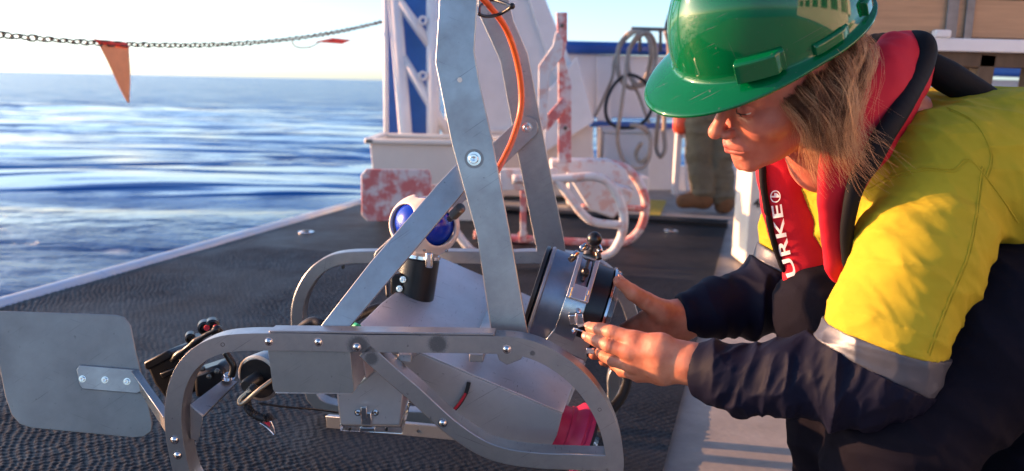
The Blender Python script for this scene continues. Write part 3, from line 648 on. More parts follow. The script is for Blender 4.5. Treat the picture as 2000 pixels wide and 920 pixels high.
q = P(1740, 120, Yt2 + .5); build(MB().beam(Vector((q.x, Yt2 + .55, zt_ - .045)), Vector((q.x, Yt2 + .55, -0.01)), .05, .05, up=(1, 0, 0)), 'leg', oldwood_m, tt, bevel=.003)
q = P(1888, 120, Yt2 + .5); build(MB().beam(Vector((q.x - .02, Yt2 + .5, zt_ - .045)), Vector((q.x + .05, Yt2 + .5, -0.01)), .05, .05, up=(1, 0, 0)), 'leg', oldwood_m, tt, bevel=.003)
cr_ = thing('timber_crate', 'pale timber crate bound with metal straps on top of the table', 'crate', (a.x + .2, Yt2 + .3, zt_))
x0 = P(1620, 40, Yt2).x; x1 = P(2200, 40, Yt2).x
pb = []
for k in range(3):
    build(MB().box(((x0 + x1) / 2, Yt2 + .02, zt_ + .061 + k * .118), (1, 0, 0), (0, 1, 0), (0, 0, 1), x1 - x0, .022, .115), 'plank', crate_m, cr_, bevel=.003)
    build(MB().box(((x0 + x1) / 2, Yt2 + .52, zt_ + .061 + k * .118), (1, 0, 0), (0, 1, 0), (0, 0, 1), x1 - x0, .022, .115), 'plank', crate_m, cr_, bevel=.003)
for x in (x0 + .012, x1 - .012): build(MB().box((x, Yt2 + .27, zt_ + .18), (1, 0, 0), (0, 1, 0), (0, 0, 1), .022, .476, .35), 'end_panel', crate_m, cr_, bevel=.003)
build(MB().box(((x0 + x1) / 2, Yt2 + .27, zt_ + .37), (1, 0, 0), (0, 1, 0), (0, 0, 1), x1 - x0 + .02, .54, .02), 'lid', crate_m, cr_, bevel=.003)
for x in (1860, 1894):
    q = P(x, 40, Yt2); build(MB().box((q.x, Yt2 + .004, zt_ + .16), (1, 0, 0), (0, 1, 0), (0, 0, 1), .036 if x == 1860 else .026, .008, .40), 'strap', strap_m, cr_, bevel=.002)
q = P(1835, 72, Yt2); build(MB().box((q.x, Yt2 - .01, zt_ + .012), (1, 0, 0), (0, 1, 0), (0, 0, 1), .05, .03, .024), 'clamp_block', white, cr_, bevel=.005)

# ship's deckhouse, out of the picture to the right: it shows in the hard hat and the metal
US = 1.0
dh = thing('deckhouse', 'white ship deckhouse with a row of dark windows beyond the right side of the deck', 'deckhouse', (7.2, -1.0, 0))
hx = 6.4
for k, (z0, z1) in enumerate(((0, 1.25), (2.0, 4.2))): build(MB().box((hx + 1.5, -3.0, (z0 + z1) / 2), (1, 0, 0), (0, 1, 0), (0, 0, 1), 3.0, 9.0, z1 - z0), 'wall', cream_plastic, dh, bevel=.02)
for k in range(7): build(MB().box((hx + 1.52, -7.2 + k * 1.485, 1.625), (1, 0, 0), (0, 1, 0), (0, 0, 1), 3.0, .5, .746), 'pillar', cream_plastic, dh, bevel=.02)
for k in range(6): build(MB().box((hx + .2, -6.4575 + k * 1.485, 1.625), (1, 0, 0), (0, 1, 0), (0, 0, 1), .03, .98, .742), 'window', black, dh)
print('background ok')
# ================================================================== ALUMINIUM CAMERA SLED
YN, YF = 1.30, 1.87            # planes of the near and far runner
nrm = Vector((0, -1, 0))
# the sled stands turned a little: its planes pass through these points
theta = R(4)
nS = Vector((-math.sin(theta), -math.cos(theta), 0))     # normal of the sled's side planes, towards the camera
oN = P(760, 670, YN); oF = P(930, 500, YF)
def SN(px, py, back=0.0): return PP(px, py, oN - nS * back, nS)
def SF(px, py, back=0.0): return PP(px, py, oF - nS * back, nS)
ax_ = Vector((math.cos(theta), -math.sin(theta), 0))
scuffs(alu, [(SN(855, 672), 0.030), (SN(700, 676), 0.034), (SN(725, 700), 0.022), (SN(1040, 690), .008)])
sled = thing('camera_sled', 'bare aluminium camera sled with curved runners and tall tow frame on the black mat', 'sled', G(760, 960))
near_c = [(372, 955), (356, 925), (345, 880), (339, 840), (338, 800), (345, 757), (362, 720), (390, 692), (427, 675), (470, 669), (530, 668), (620, 669), (700, 671), (800, 672), (900, 673), (960, 674), (1010, 677), (1055, 690), (1100, 716), (1140, 752), (1170, 795), (1190, 840), (1200, 890), (1198, 925), (1180, 950), (1140, 962)]
pth = [SN(x, y) for x, y in near_c]
zb = 0.0175
pth[-1].z = zb; pth[0].z = max(pth[0].z, 0.03)
x1_ = pth[-1]; 
extra = [x1_ + (pth[0] - x1_) * k for k in (0.2, 0.4, 0.6, 0.8, 0.93)]
for e in extra: e.z = zb
loopN = smoothpath(pth + extra, 6, closed=True)
WB = 0.028
build(MB().strip(loopN, nS, WB, 0.036, closed=True), 'runner', alu, sled, bevel=0.0016, smooth=35)
# far runner: same bar, shifted across the sled
shift = None
farpts = [(600, 700), (584, 660), (580, 610), (590, 570), (612, 535), (640, 514), (675, 505), (730, 503), (820, 503), (900, 503), (980, 505), (1040, 503), (1090, 505), (1140, 512), (1180, 530), (1210, 565), (1232, 610), (1240, 660), (1230, 700), (1200, 735)]
pf = [SF(x, y) for x, y in farpts]; s0 = pf[-1].copy(); s1 = pf[0].copy()
ex = []
for k in (0.02, 0.25, 0.5, 0.75, 0.97):
    e = s0.lerp(s1, k); e.z = 0.016 + (0.02 if k in (0.02, 0.97) else 0); ex.append(e)
loopF = smoothpath(pf + ex, 6, closed=True)
build(MB().strip(loopF, nS, WB, 0.036, closed=True), 'runner', alu, sled, bevel=0.0016, smooth=35)
# lower strut of the near runner
lp = smoothpath([SN(x, y) for x, y in [(712, 684), (760, 728), (810, 771), (865, 822), (905, 853), (945, 877), (990, 892), (1050, 900), (1120, 903), (1186, 905)]], 6)
build(MB().strip(lp, nS, 0.027, 0.0355), 'strut', alu, sled, bevel=0.0014, smooth=35)
lp = smoothpath([SF(x, y) for x, y in [(860, 510), (900, 545), (960, 600), (1010, 645), (1080, 665), (1230, 668)]], 6)
build(MB().strip(lp, nS, 0.024, 0.0335), 'strut', alu, sled, bevel=0.0014, smooth=35)
# doubled top strap on the near runner and the small tab
tp = smoothpath([SN(x, y, -0.0) + Vector((0, 0, WB / 2 + .002)) for x, y in [(525, 668), (620, 669), (760, 671), (905, 673), (965, 674)]], 4)
mb = MB()
build(mb.strip([p - nS * 0.002 for p in tp], nS, 0.0036, 0.032), 'top_strap', alu, sled, bevel=.0008)
build(MB().prism([SN(x, y, .012) for x, y in [(968, 684), (1022, 686), (1018, 702), (990, 713), (975, 704)]], nS, 0.006), 'tab', alu, sled, bevel=.001)
# screws
def screw_mesh(r, name='screw'):
    mb = MB(); mb.lathe((0, 0, 0), (0, 0, 1), [(0, r * 1.25), (r * .12, r * 1.25), (r * .13, r), (r * .42, r * .93), (r * .68, r * .62), (r * .76, r * .3), (r * .5, r * .12)], 16)
    me = bpy.data.meshes.new(name); me.from_pydata(mb.v, [], mb.f); me.materials.append(steel); me.materials.append(dark_steel)
    o = len(mb.v); 
    bm = bmesh.new(); bm.from_mesh(me)
    for an in (0.3, 0.3 + math.pi / 2):
        r_ = bmesh.ops.create_cube(bm, size=1); 
        bmesh.ops.scale(bm, vec=(r * 1.2, r * .2, r * .1), verts=r_['verts']); bmesh.ops.rotate(bm, matrix=Matrix.Rotation(an, 3, 'Z'), verts=r_['verts']); bmesh.ops.translate(bm, vec=(0, 0, r * .66), verts=r_['verts'])
        for v in r_['verts']:
            for f in v.link_faces: f.material_index = 1
    bmesh.ops.recalc_face_normals(bm, faces=bm.faces)
    bm.to_mesh(me); bm.free(); me.polygons.foreach_set('use_smooth', [True] * len(me.polygons)); me.set_sharp_from_angle(angle=R(40)); return me
def cap_mesh(r, name='bolt'):
    mb = MB(); mb.lathe((0, 0, 0), (0, 0, 1), [(0, r * 1.5), (r * .15, r * 1.5), (r * .16, r), (r * .9, r), (r * 1.0, r * .9), (r * 1.0, r * .52), (r * .45, r * .5), (r * .4, r * .05)], 18, cap=False)
    me = bpy.data.meshes.new(name); me.from_pydata(mb.v, [], mb.f); me.materials.append(steel); me.polygons.foreach_set('use_smooth', [True] * len(me.polygons)); me.set_sharp_from_angle(angle=R(40)); return me
def place_n(me, name, parent, p, n, rot=0.0):
    n = Vector(n).normalized(); q = n.to_track_quat('Z', 'Y').to_matrix().to_4x4() @ Matrix.Rotation(rot, 4, 'Z'); q.translation = p; return inst(me, name, parent, q)
scm = screw_mesh(0.0058); 
for i, (x, y) in enumerate([(341, 859), (347, 889), (525, 667), (622, 668), (697, 678), (990, 682), (865, 826)]): place_n(scm, 'screw', sled, SN(x, y, -0.0005), nS, i * .9)
# dark holes (shallow plugs) in the runners
hole = MB().lathe((0, 0, 0), (0, 0, 1), [(0.0003, .0034), (0.0004, .0001)], 14, cap=False)
def blind(p, n, r=.0034, parent=sled):
    build(MB().lathe(Vector(p), n, [(-0.004, r), (0.0004, r), (0.0004, r * .75), (-.003, r * .7), (-.003, r * .05)], 14, cap=False), 'hole_bush', dark_steel, parent, smooth=40)
blind(SN(435, 673), nS); blind(SF(670, 522), nS, .004); blind(SN(1171, 800), nS, .003); blind(SF(595, 655), nS)

# tow frame legs
def leg_plane(a, b, c): return plane3(a, b, c)
def legplate(pts, Yfoot, Ytop, zfoot_py, ztop_py, th, name, m=alu, bend_py=None):
    # plane through a foot line and a head line, leaning to the middle of the sled
    a = P(1000, zfoot_py, Yfoot); a2 = a + ax_; b = P(1000, ztop_py, Ytop)
    o, n = plane3(a, a2, b)
    return build(MB().prism([PP(x, y, o, n) for x, y in pts], n, th), name, m, sled, bevel=.0012), (o, n)
legN, (oL, nL) = legplate([(861, -90), (857, 20), (850, 122), (882, 280), (931, 460), (960, 652), (1034, 668), (1020, 590), (997, 460), (961, 270), (936, 160), (926, 100), (931, 20), (937, -90)], 1.36, 1.395, 655, 120, 0.008, 'tow_leg')
legF, (oK, nK) = legplate([(930, -90), (934, 25), (977, 120), (1005, 270), (1042, 460), (1055, 520), (1108, 520), (1100, 460), (1070, 310), (1031, 105), (1003, 40), (985, -40), (975, -90)], 1.865, 1.85, 500, 120, 0.010, 'tow_leg')
# head that joins the two legs above the picture
build(MB().beam(PP(899, -90, oL, nL), PP(952, -90, oK, nK), 0.07, 0.012), 'tow_head', alu, sled, bevel=.002)
# braces
oB, nB = plane3(P(650, 638, 1.345), P(700, 638, 1.345), P(895, 350, 1.415))
build(MB().prism([PP(x, y, oB, nB) for x, y in [(626, 637), (683, 639), (780, 524), (925, 352), (940, 305), (915, 290), (890, 322), (854, 360), (720, 516)]], nB, 0.008), 'brace', alu, sled, bevel=.001)
def rounded_bar(a, b, w, n, th):      # round at both ends
    d = (b - a).normalized(); s = d.cross(n).normalized(); pts = []
    for k in range(13): t = math.pi * k / 12; pts.append(b + s * w / 2 * math.cos(t) + d * w / 2 * math.sin(t))
    for k in range(13): t = math.pi * k / 12; pts.append(a - s * w / 2 * math.cos(t) - d * w / 2 * math.sin(t))
    return MB().prism(pts, n, th)
oJ, nJ = plane3(P(752, 505, 1.868), P(790, 505, 1.865), PP(1028, 250, oK + nK * .012, nK))
build(rounded_bar(P(752, 505, 1.868), PP(1028, 250, oK + nK * .012, nK), 0.050, nJ, 0.008), 'brace', alu, sled, bevel=.001)
cm = cap_mesh(0.0075); bm_small = cap_mesh(.0040)
place_n(cm, 'bolt', sled, PP(926, 310, oL, nL) + nL * .0005, nL); place_n(cm, 'bolt', sled, PP(1030, 248, oK, nK) + nK * .0125, nK)
build(MB().lathe(PP(926, 310, oL, nL), nL, [(-0.001, .0155), (.0006, .0155)], 28), 'washer', alu_dull, sled, smooth=40)
build(MB().lathe(PP(898, 156, oL, nL), nL, [(-0.001, .0042), (.0008, .004), (.0009, .002)], 14), 'rivet', cream_plastic, sled, smooth=60)
# foot gusset washer plate
# main cowl between the runners
def zat(px, py, Y): return P(px, py, Y)
A1 = P(695, 640, 1.385); A2 = P(848, 503, 1.80); A3 = P(1100, 806, 1.385)
oC, nC = plane3(A1, A2, A3)
if nC.z < 0: nC = -nC
nearL = P(700, 636, 1.385); nearR = P(1100, 806, 1.385)
farL = PP(862, 503, oC, nC)
farR = farL + (nearR - nearL); 
capm = alu_sheet
th = 0.003
down = Vector((0, 0, -1))
fr_top = PP(1115, 762, oC, nC)
# top sheet
build(MB().prism([nearL, PP(745, 592, oC, nC), farL, farR, fr_top, nearR], nC, th), 'cowl_top', capm, sled, bevel=.001)
# near side sheet (with the curved slot built as an inset dark slot and red block behind)
def sidept(px, py): return P(px, py, 1.385)
side_up = [(700, 640), (905, 723), (1100, 806)]
side = [nearL - nC * 0.0032, sidept(905, 723.5) - nC * .0032, nearR - nC * .0032, P(1088, 850, 1.392), P(1066, 893, 1.40), P(1000, 893, 1.40), P(940, 868, 1.40), P(870, 820, 1.40), P(800, 755, 1.395), P(728, 690, 1.388)]
o = build(MB().prism(side, Vector((0, -1, 0)), 0.003), 'cowl_side', capm, sled, bevel=.001)
sideF = [v + (farL - nearL) for v in (nearL - nC * .0032, nearR - nC * .0032, P(1066, 893, 1.40), P(880, 900, 1.40), P(760, 800, 1.395))]
build(MB().prism(sideF, Vector((0, -1, 0)), 0.003), 'cowl_side', capm, sled, bevel=.001)
# rear closing sheet
build(MB().prism([nearL - nC * .004, farL - nC * .004, farL + Vector((0.01, 0, -.09)), nearL + Vector((0.01, 0, -.09))], Vector((-1, 0, 0.1)).normalized(), 0.003), 'cowl_back', capm, sled, bevel=.001)
# slot
sp = smoothpath([P(916, 747, 1.3838), P(910, 768, 1.3838), (P(899, 787, 1.3838)), P(885, 803, 1.3838)], 5)
build(MB().strip(sp, nrm, 0.0065, 0.002), 'slot_liner', black, sled, smooth=40)
red_inner = mat('red_tape', (0.5, 0.02, 0.04), 0.5)
build(MB().strip([p + Vector((-0.0008, -0.0005, 0)) for p in sp[5:]], nrm, 0.0042, 0.001), 'slot_indicator', red_inner, sled, smooth=40)
# belly plate
build(MB().prism([P(940, 868, 1.402), P(1066, 893, 1.402), P(1066, 893, 1.402) + (farL - nearL), P(940, 868, 1.402) + (farL - nearL)], Vector((0, 0, 1)), .003), 'belly_plate', capm, sled, bevel=.001)
# cross bars between the runners
for (x, y) in ((790, 700), (930, 700)):
    a = SN(x, y, .036) - Vector((0, 0, .0)); b2 = a - nS * (oF - oN).dot(-nS) + nS * .0; b2 = a + (-nS) * ((oF - oN).dot(-nS) - .04)
    build(MB().beam(a, b2, .022, .012), 'cross_bar', alu, sled, bevel=.001)
a = P(795, 838, 1.52); build(MB().beam(P(640, 822, 1.60), P(930, 850, 1.50), .012, .024), 'base_rail', alu, sled, bevel=.001)
build(MB().beam(P(930, 850, 1.50), P(1150, 872, 1.45), .012, .024), 'base_rail', alu, sled, bevel=.001)
blind(P(817, 842, 1.5305), (0, -1, 0), .003)
# side plate hanging from the runner, folded at its right edge
sp_pts = [(523, 684), (684, 686), (692, 764), (688, 768), (538, 766), (533, 762)]
build(MB().prism([SN(x, y, .004) for x, y in sp_pts], nS, .0025), 'side_plate', alu_dull, sled, bevel=.0008)
a, b2 = SN(689, 766, .006), SN(684, 688, .006); back = -nS * .20
build(MB().prism([a, b2, b2 + back, a + back], Vector((1, 0, .05)).normalized(), .0025), 'side_plate_fold', alu_sheet, sled, bevel=.0008)
a, b2 = SN(538, 766, .006), SN(688, 767, .006)
build(MB().prism([a, b2, b2 + back, a + back], Vector((0, 0, 1)), .0025), 'tray_floor', alu_sheet, sled, bevel=.0008)

# tail fin with its bracket and arm
fin = [(-30, 607), (20, 608), (225, 615), (243, 620), (255, 636), (266, 690), (282, 752), (297, 825), (296, 842), (282, 853), (260, 855), (60, 836), (38, 828), (22, 810), (10, 775), (-5, 700), (-30, 640)]
oT, nT = plane3(P(100, 610, 1.44), P(280, 620, 1.45), P(100, 850, 1.40))
build(MB().prism([PP(x, y, oT, nT) for x, y in fin], nT, .004), 'tail_fin', alu_dull, sled, bevel=.0012)
def PT(x, y, f=0.0): return PP(x, y, oT + nT * f, nT)
build(MB().prism([PT(x, y, .006) for x, y in [(155, 713), (266, 722), (272, 728), (276, 764), (268, 769), (160, 760), (155, 752), (149, 722)]], nT, .006), 'fin_bracket', alu, sled, bevel=.0012)
for i, (x, y) in enumerate([(161, 740), (205, 742), (248, 745)]): place_n(bm_small, 'bolt', sled, PT(x, y, .0062), nT)
a, b2 = PT(266, 722, .006), PT(274, 768, .006); c2, d2 = SN(334, 862, .012), SN(330, 812, .012)
armn = (b2 - a).cross(d2 - a).normalized()
if armn.y > 0: armn = -armn
build(MB().prism([a, d2, c2, b2], armn, .004), 'fin_arm', alu, sled, bevel=.001)
dd = (d2 - a).normalized(); 
build(MB().strip([a + armn * .004, d2 + armn * .004], (armn.cross(dd)).normalized(), .010, .003), 'fin_arm_flange', alu, sled, bevel=.001)
# small inner arm carrying the rear camera
q = smoothpath([P(384, 860, 1.36), P(378, 812, 1.36)], 1)
build(MB().prism([P(371, 790, 1.345), P(440, 738, 1.44), P(464, 745, 1.44), P(398, 812, 1.345)], Vector((0.25, -.45, .85)).normalized(), .005), 'camera_arm', alu, sled, bevel=.001)
build(MB().prism([P(371, 791, 1.345), P(397, 813, 1.345), P(388, 862, 1.345), P(372, 858, 1.345)], Vector((.3, -1, 0)).normalized(), .005), 'camera_arm', alu, sled, bevel=.001)
# nose ring: big curved black bumper and clear port at the front
print('sled ok')

# latch box under the cowl
bx = thing('latch_box', 'small aluminium box with a toggle latch and clear base slung under the sled', 'box', P(735, 850, 1.42))
bN = P(655, 765, 1.40)
front = [P(653, 745, 1.44), P(690, 745, 1.44), P(730, 726, 1.44), P(786, 780, 1.40), P(780, 832, 1.40), P(664, 832, 1.40)]
oX, nX = plane3(P(655, 765, 1.42), P(780, 765, 1.42), P(664, 838, 1.424))
ft = [PP(x, y, oX, nX) for x, y in [(655, 752), (700, 752), (735, 722), (790, 752), (782, 832), (664, 830)]]
build(MB().prism(ft, nX, .10), 'box_body', alu_sheet, bx, bevel=.003)
rt_ = [PP(782, 832, oX - nX * .001, nX), PP(790, 752, oX - nX * .001, nX)]
build(MB().prism([PP(x, y, oX + nX * .006, nX) for x, y in [(662, 831), (784, 834), (786, 848), (664, 842)]], nX, .125), 'clear_base', clear_m, bx, bevel=.002)
for x in (683, 755): blind(PP(x, 839, oX + nX * .006, nX), nX, .0025, bx)
lt2 = build(MB().box(PP(716, 816, oX + nX * .004, nX), (1, 0, 0), nX, (0, 0, 1), .018, .008, .024), 'latch', steel, bx, bevel=.002)
build(MB().box(PP(711, 806, oX + nX * .010, nX), (1, 0, 0), nX, (0, 0, 1), .010, .006, .022), 'latch_lever', steel, lt2, bevel=.001)
build(MB().box(PP(718, 838, oX + nX * .010, nX), (1, 0, 0), nX, (0, 0, 1), .026, .006, .008), 'latch_hook', steel, lt2, bevel=.001)
for x in (699, 733): place_n(bm_small, 'screw', bx, PP(x, 806, oX + nX * .0005, nX), nX)

# green rope bits
tag(build(MB().tube(smoothpath([P(700, 640, 1.37), P(685, 634, 1.40), P(672, 642, 1.43), P(676, 680, 1.45), P(684, 712, 1.42), P(700, 716, 1.42)], 6), .006, 8), 'green_rope', green_m, smooth=180), 'short length of green rope poking out behind the side plate of the sled', 'rope')
green_tape = MB().tube(smoothpath([P(676, 706, 1.44), P(690, 714, 1.43), P(700, 712, 1.42)], 4), .007, 8)

# orange hose and cable tie
hp = [(905, -90, 1.50), (930, -20, 1.60), (953, 8, 1.66), (985, 50, 1.72), (1005, 100, 1.74), (1017, 160, 1.75), (1017, 215, 1.75), (1002, 270, 1.73), (985, 308, 1.70), (968, 340, 1.66), (955, 380, 1.62), (958, 430, 1.60), (975, 500, 1.58)]
tag(build(MB().tube(smoothpath([P(*p) for p in hp], 8), .0062, 12), 'orange_hose', orange_hose_m, smooth=180), 'thin orange hose curving down inside the tow frame legs', 'hose')
kt = smoothpath([P(936, 28, 1.60), P(950, 32, 1.62), (P(972, 29, 1.64)), P(990, 20, 1.63), P(1000, 12, 1.62)], 5)
ct = thing('cable_tie', 'black cable tie with a knobbed end around the orange hose', 'cable tie', kt[0])
build(MB().tube(kt, .0032, 8), 'strap', black, ct, smooth=180); build(MB().ball(kt[-1], .006, 12), 'knob', black, ct, smooth=180)
bk = smoothpath([P(936, 28, 1.60), P(938, 12, 1.66), P(960, 0, 1.70), P(990, 8, 1.66), P(998, 13, 1.62)], 5); build(MB().tube(bk, .003, 8), 'strap', black, ct, smooth=180)

# ---------------------------------------------------------------- blue and cream beacon on its black socket
bc = thing('beacon', 'round blue and cream instrument on a black socket behind the sled brace', 'beacon', P(805, 570, 1.55))
cB = P(829, 440, 1.61); axb = Vector((-0.13, -0.06, -1)).normalized()
UB = -axb; XB = Vector((1, 0, 0)); XB = (XB - UB * XB.dot(UB)).normalized(); YB_ = UB.cross(XB)
axm = np.stack([A(XB), A(YB_), A(UB)], 1)
rot45 = R(20)
def toloc(p): return (p - A(cB)) @ axm
def shell_fn(p):
    q = toloc(p); x, y, z = q[..., 0], q[..., 1], q[..., 2]
    return ell(q, (0, 0, 0.004), (0.056, 0.052, 0.049))
def guard_fn(p):
    q = toloc(p); 
    d = ell(q, (0, 0, 0), (0.065, 0.060, 0.058)) - .0015 * np.cos(4 * np.arctan2(q[..., 1], q[..., 0]))
    inner = ell(q, (0, 0, 0.0), (0.058, 0.053, 0.051)); d = smax(d, -inner, .004)
    for k in range(4):
        a = rot45 + k * math.pi / 2 + .35
        c = (0.052 * math.cos(a), 0.052 * math.sin(a), 0.006)
        # rounded windows
        ca, sa = math.cos(a), math.sin(a)
        xx = q[..., 0] * ca + q[..., 1] * sa; yy = -q[..., 0] * sa + q[..., 1] * ca; zz = q[..., 2] - 0.004
        wdw = np.stack([xx - .055, yy, zz], -1); dd_ = ell(wdw, (0, 0, 0), (.045, .034, .033)); d = smax(d, -dd_, .006)
    d = smax(d, -cone(q, (0, 0, .03), (0, 0, .1), .020, .03), .004)
    return d
lo, hi = bounds([cB], .08)
sculpt('blue_shell', shell_fn, lo, hi, .0015, blue_shell, bc); sculpt('guard', guard_fn, lo, hi, .0011, cream_shell, bc)
base = cB + axb * .052
build(MB().lathe(base, axb, [(-.006, .030), (.002, .038), (.008, .0385), (.010, .032)], 32), 'metal_collar', steel, bc, smooth=35)
build(MB().lathe(base + axb * .012, axb, [(-.002, .036), (.0, .0375), (.050, .0375), (.085, .037)], 36), 'socket', black, bc, smooth=35)
build(MB().box(P(838, 508, 1.562), (1, 0, 0), (0, 1, 0), (0, 0, 1), .014, .010, .03), 'clip', steel, bc, bevel=.004)
build(MB().box(P(776, 552, 1.585), (1, 0, 0), (0, 1, 0), (0, 0, 1), .022, .03, .04), 'socket_lug', black, bc, bevel=.004)
for (x, y) in ((787, 546), (780, 564)): place_n(bm_small, 'screw', bc, P(x, y, 1.569), (-.15, -1, .15))
for (x, y) in ((829, 488), (872, 490)): place_n(bm_small, 'screw', bc, P(x, y, 1.563), (.1, -1, -.15)).scale = (.5, .5, .3)
mb = MB().tube(smoothpath([P(757, 510, 1.50), P(755, 540, 1.49), P(757, 580, 1.47)], 5), .003, 8); build(mb, 'cable', black_rub, bc, smooth=180)
# dark threaded connector beside the beacon
cn = thing('connector', 'dark ribbed cable connector between the beacon and the tow leg', 'connector', P(905, 405, 1.5))
pth_ = [P(886, 420, 1.55), P(912, 394, 1.5)]; dx = (pth_[1] - pth_[0]).normalized(); prof = []
for k in range(12): prof += [(k * .003, .008), (k * .003 + .0012, .0095), (k * .003 + .0022, .008)]
build(MB().lathe(pth_[0], dx, prof, 16), 'thread', dark_steel, cn, smooth=40); build(MB().lathe(pth_[0] - dx * .02, dx, [(0, .006), (.02, .006)], 14), 'stem', dark_steel, cn, smooth=40)

# ---------------------------------------------------------------- cylindrical camera housing in its clamp
ho = thing('camera_housing', 'dark cylindrical underwater camera housing with a clear port held in a steel clamp', 'camera housing', P(1110, 690, 1.5))
cH = P(1118, 592, 1.50); aH = (P(1210, 622, 1.492) - P(1030, 563, 1.508)).normalized()
rH = 0.083
build(MB().lathe(cH, aH, [(-.066, rH - .006), (-.062, rH + .002), (-.058, rH + .003), (-.056, rH), (.006, rH), (.010, rH - .001)], 64), 'rear_shell', delrin, ho, smooth=35)
build(MB().lathe(cH, aH, [(-.074, rH - .012), (-.073, rH), (-.067, rH + .001), (-.066, rH - .01)], 64), 'end_cap', black, ho, smooth=35)
build(MB().lathe(cH, aH, [(.010, rH - .004), (.012, rH - .001), (.050, rH - .002), (.052, rH - .006)], 64), 'front_shell', black, ho, smooth=35)
build(MB().lathe(cH, aH, [(.052, rH - .008), (.053, rH + .001), (.057, rH + .001), (.058, rH - .006)], 64), 'port_ring', steel, ho, smooth=35)
dome = [(.058, rH - .002), (.074, rH - .004), (.078, rH - .012), (.080, .03), (.080, .001)]
build(MB().lathe(cH, aH, [(.058, rH - .003), (.066, rH - .003), (.067, rH - .006), (.067, rH - .012), (.058, rH - .012)], 64, cap=False), 'clear_port', clear_m, ho, smooth=35)
build(MB().lathe(cH, aH, [(.0585, .001), (.0585, rH - .014), (.0595, rH - .014), (.0595, .001)], 48, cap=False), 'lens_face', black, ho, smooth=35)
# clamp: band in two halves
cl = thing('clamp', 'bright steel band clamp with a slotted tensioner around the camera housing', 'clamp', P(1150, 500, 1.45))
uH = aH.orthogonal().normalized()
# reference direction: towards the camera and image-up along the band
upH = (P(1150, 500, 1.45) - P(1118, 592, 1.45)); upH = (upH - aH * upH.dot(aH)).normalized(); toC = aH.cross(upH)
if toC.y > 0: toC = -toC
def ringpt(ang, r, d): return cH + aH * d + (upH * math.cos(ang) + toC * math.sin(ang)) * r
def band(a0, a1, r0_, r1_, d0, d1, n=40):
    mb = MB(); vs = []; fs = []
    for k in range(n + 1):
        a = a0 + (a1 - a0) * k / n
        vs += [ringpt(a, r0_, d0), ringpt(a, r1_, d0), ringpt(a, r1_, d1), ringpt(a, r0_, d1)]
    for k in range(n):
        b_0 = 4 * k
        for j in range(4): fs.append((b_0 + j, b_0 + 4 + j, b_0 + 4 + (j + 1) % 4, b_0 + (j + 1) % 4))
    fs += [(3, 2, 1, 0), (4 * n, 4 * n + 1, 4 * n + 2, 4 * n + 3)]
    return mb.add(vs, fs)
bd0, bd1 = -.018, .019
build(band(R(66), R(350), rH + .0005, rH + .0045, bd0, bd1, 56), 'band', steel if False else mat('brushed_band_steel', (0.55, .56, .58), .25, 1.0, var=.2, scale=30, stretch=(1, 1, 1), rvar=.1), cl, bevel=.0008, smooth=30)
# flat slotted bar on the upper near side
pc = ringpt(R(48), rH + .008, .001); ta = (ringpt(R(20), rH, .001) - ringpt(R(76), rH, .001)).normalized(); nb_ = ta.cross(aH).normalized()
if nb_.y > 0: nb_ = -nb_
Lb = .078
def barlocal(x, y, f=0): return pc + aH * x + ta * y + nb_ * f
outer = [(-.014, -.040), (.014, -.040), (.014, .040), (.009, .044), (-.009, .044), (-.014, .040)]
mbx = MB()
for sx in (-1, 1): mbx.box(barlocal(sx * .0150, .002), aH, ta, nb_, .0075, .090, .005)
mbx.box(barlocal(0, -.029), aH, ta, nb_, .0226, .028, .0048); mbx.box(barlocal(0, .0435), aH, ta, nb_, .0226, .006, .0048)
build(mbx, 'slotted_bar', satin_steel, cl, bevel=.0008)
build(MB().lathe(barlocal(0, .012, -.004), nb_, [(0, .0075), (.010, .0070), (.013, .005)], 16), 'trunnion', dark_steel, cl, smooth=35)
build(MB().lathe(barlocal(0, -.004, -.002), ta, [(0, .0035), (.048, .0035)], 10), 'tension_screw', dark_steel, cl, smooth=35)
for (x, y) in ((-.014, -.044), (.012, -.042), (-.014, -.034), (.014, -.030)): build(MB().lathe(barlocal(x, y, .001), (nb_ * .3 + ta * .9), [(0, .0016), (.009, .0016)], 8), 'pin', steel, cl, smooth=35)
tipc = barlocal(0, .048, 0)
build(MB().lathe(tipc - ta * .004, ta, [(0, .012), (.006, .013), (.009, .008), (.014, .0055), (.020, .0045)], 14), 'nut', dark_steel, cl, smooth=30)
build(MB().ball(P(1161, 467, 1.43), .0128, 20), 'ball_knob', black, cl, smooth=180)
build(MB().tube([tipc + ta * .012, P(1159, 478, 1.43)], .0045, 8), 'knob_stem', dark_steel, cl, smooth=180)
for (x, y, c_) in ((1118, 500, 0), (1113, 508, 1), (1135, 486, 0), (1172, 492, 0), (1170, 506, 1)):
    build(MB().lathe(P(x, y, 1.435), (ta + aH * (.6 if x < 1140 else -.5)).normalized(), [(0, .0048), (.004, .0055), (.012, .005), (.014, .002)], 12), 'thumb_nut', steel if c_ == 0 else dark_steel, cl, smooth=30)
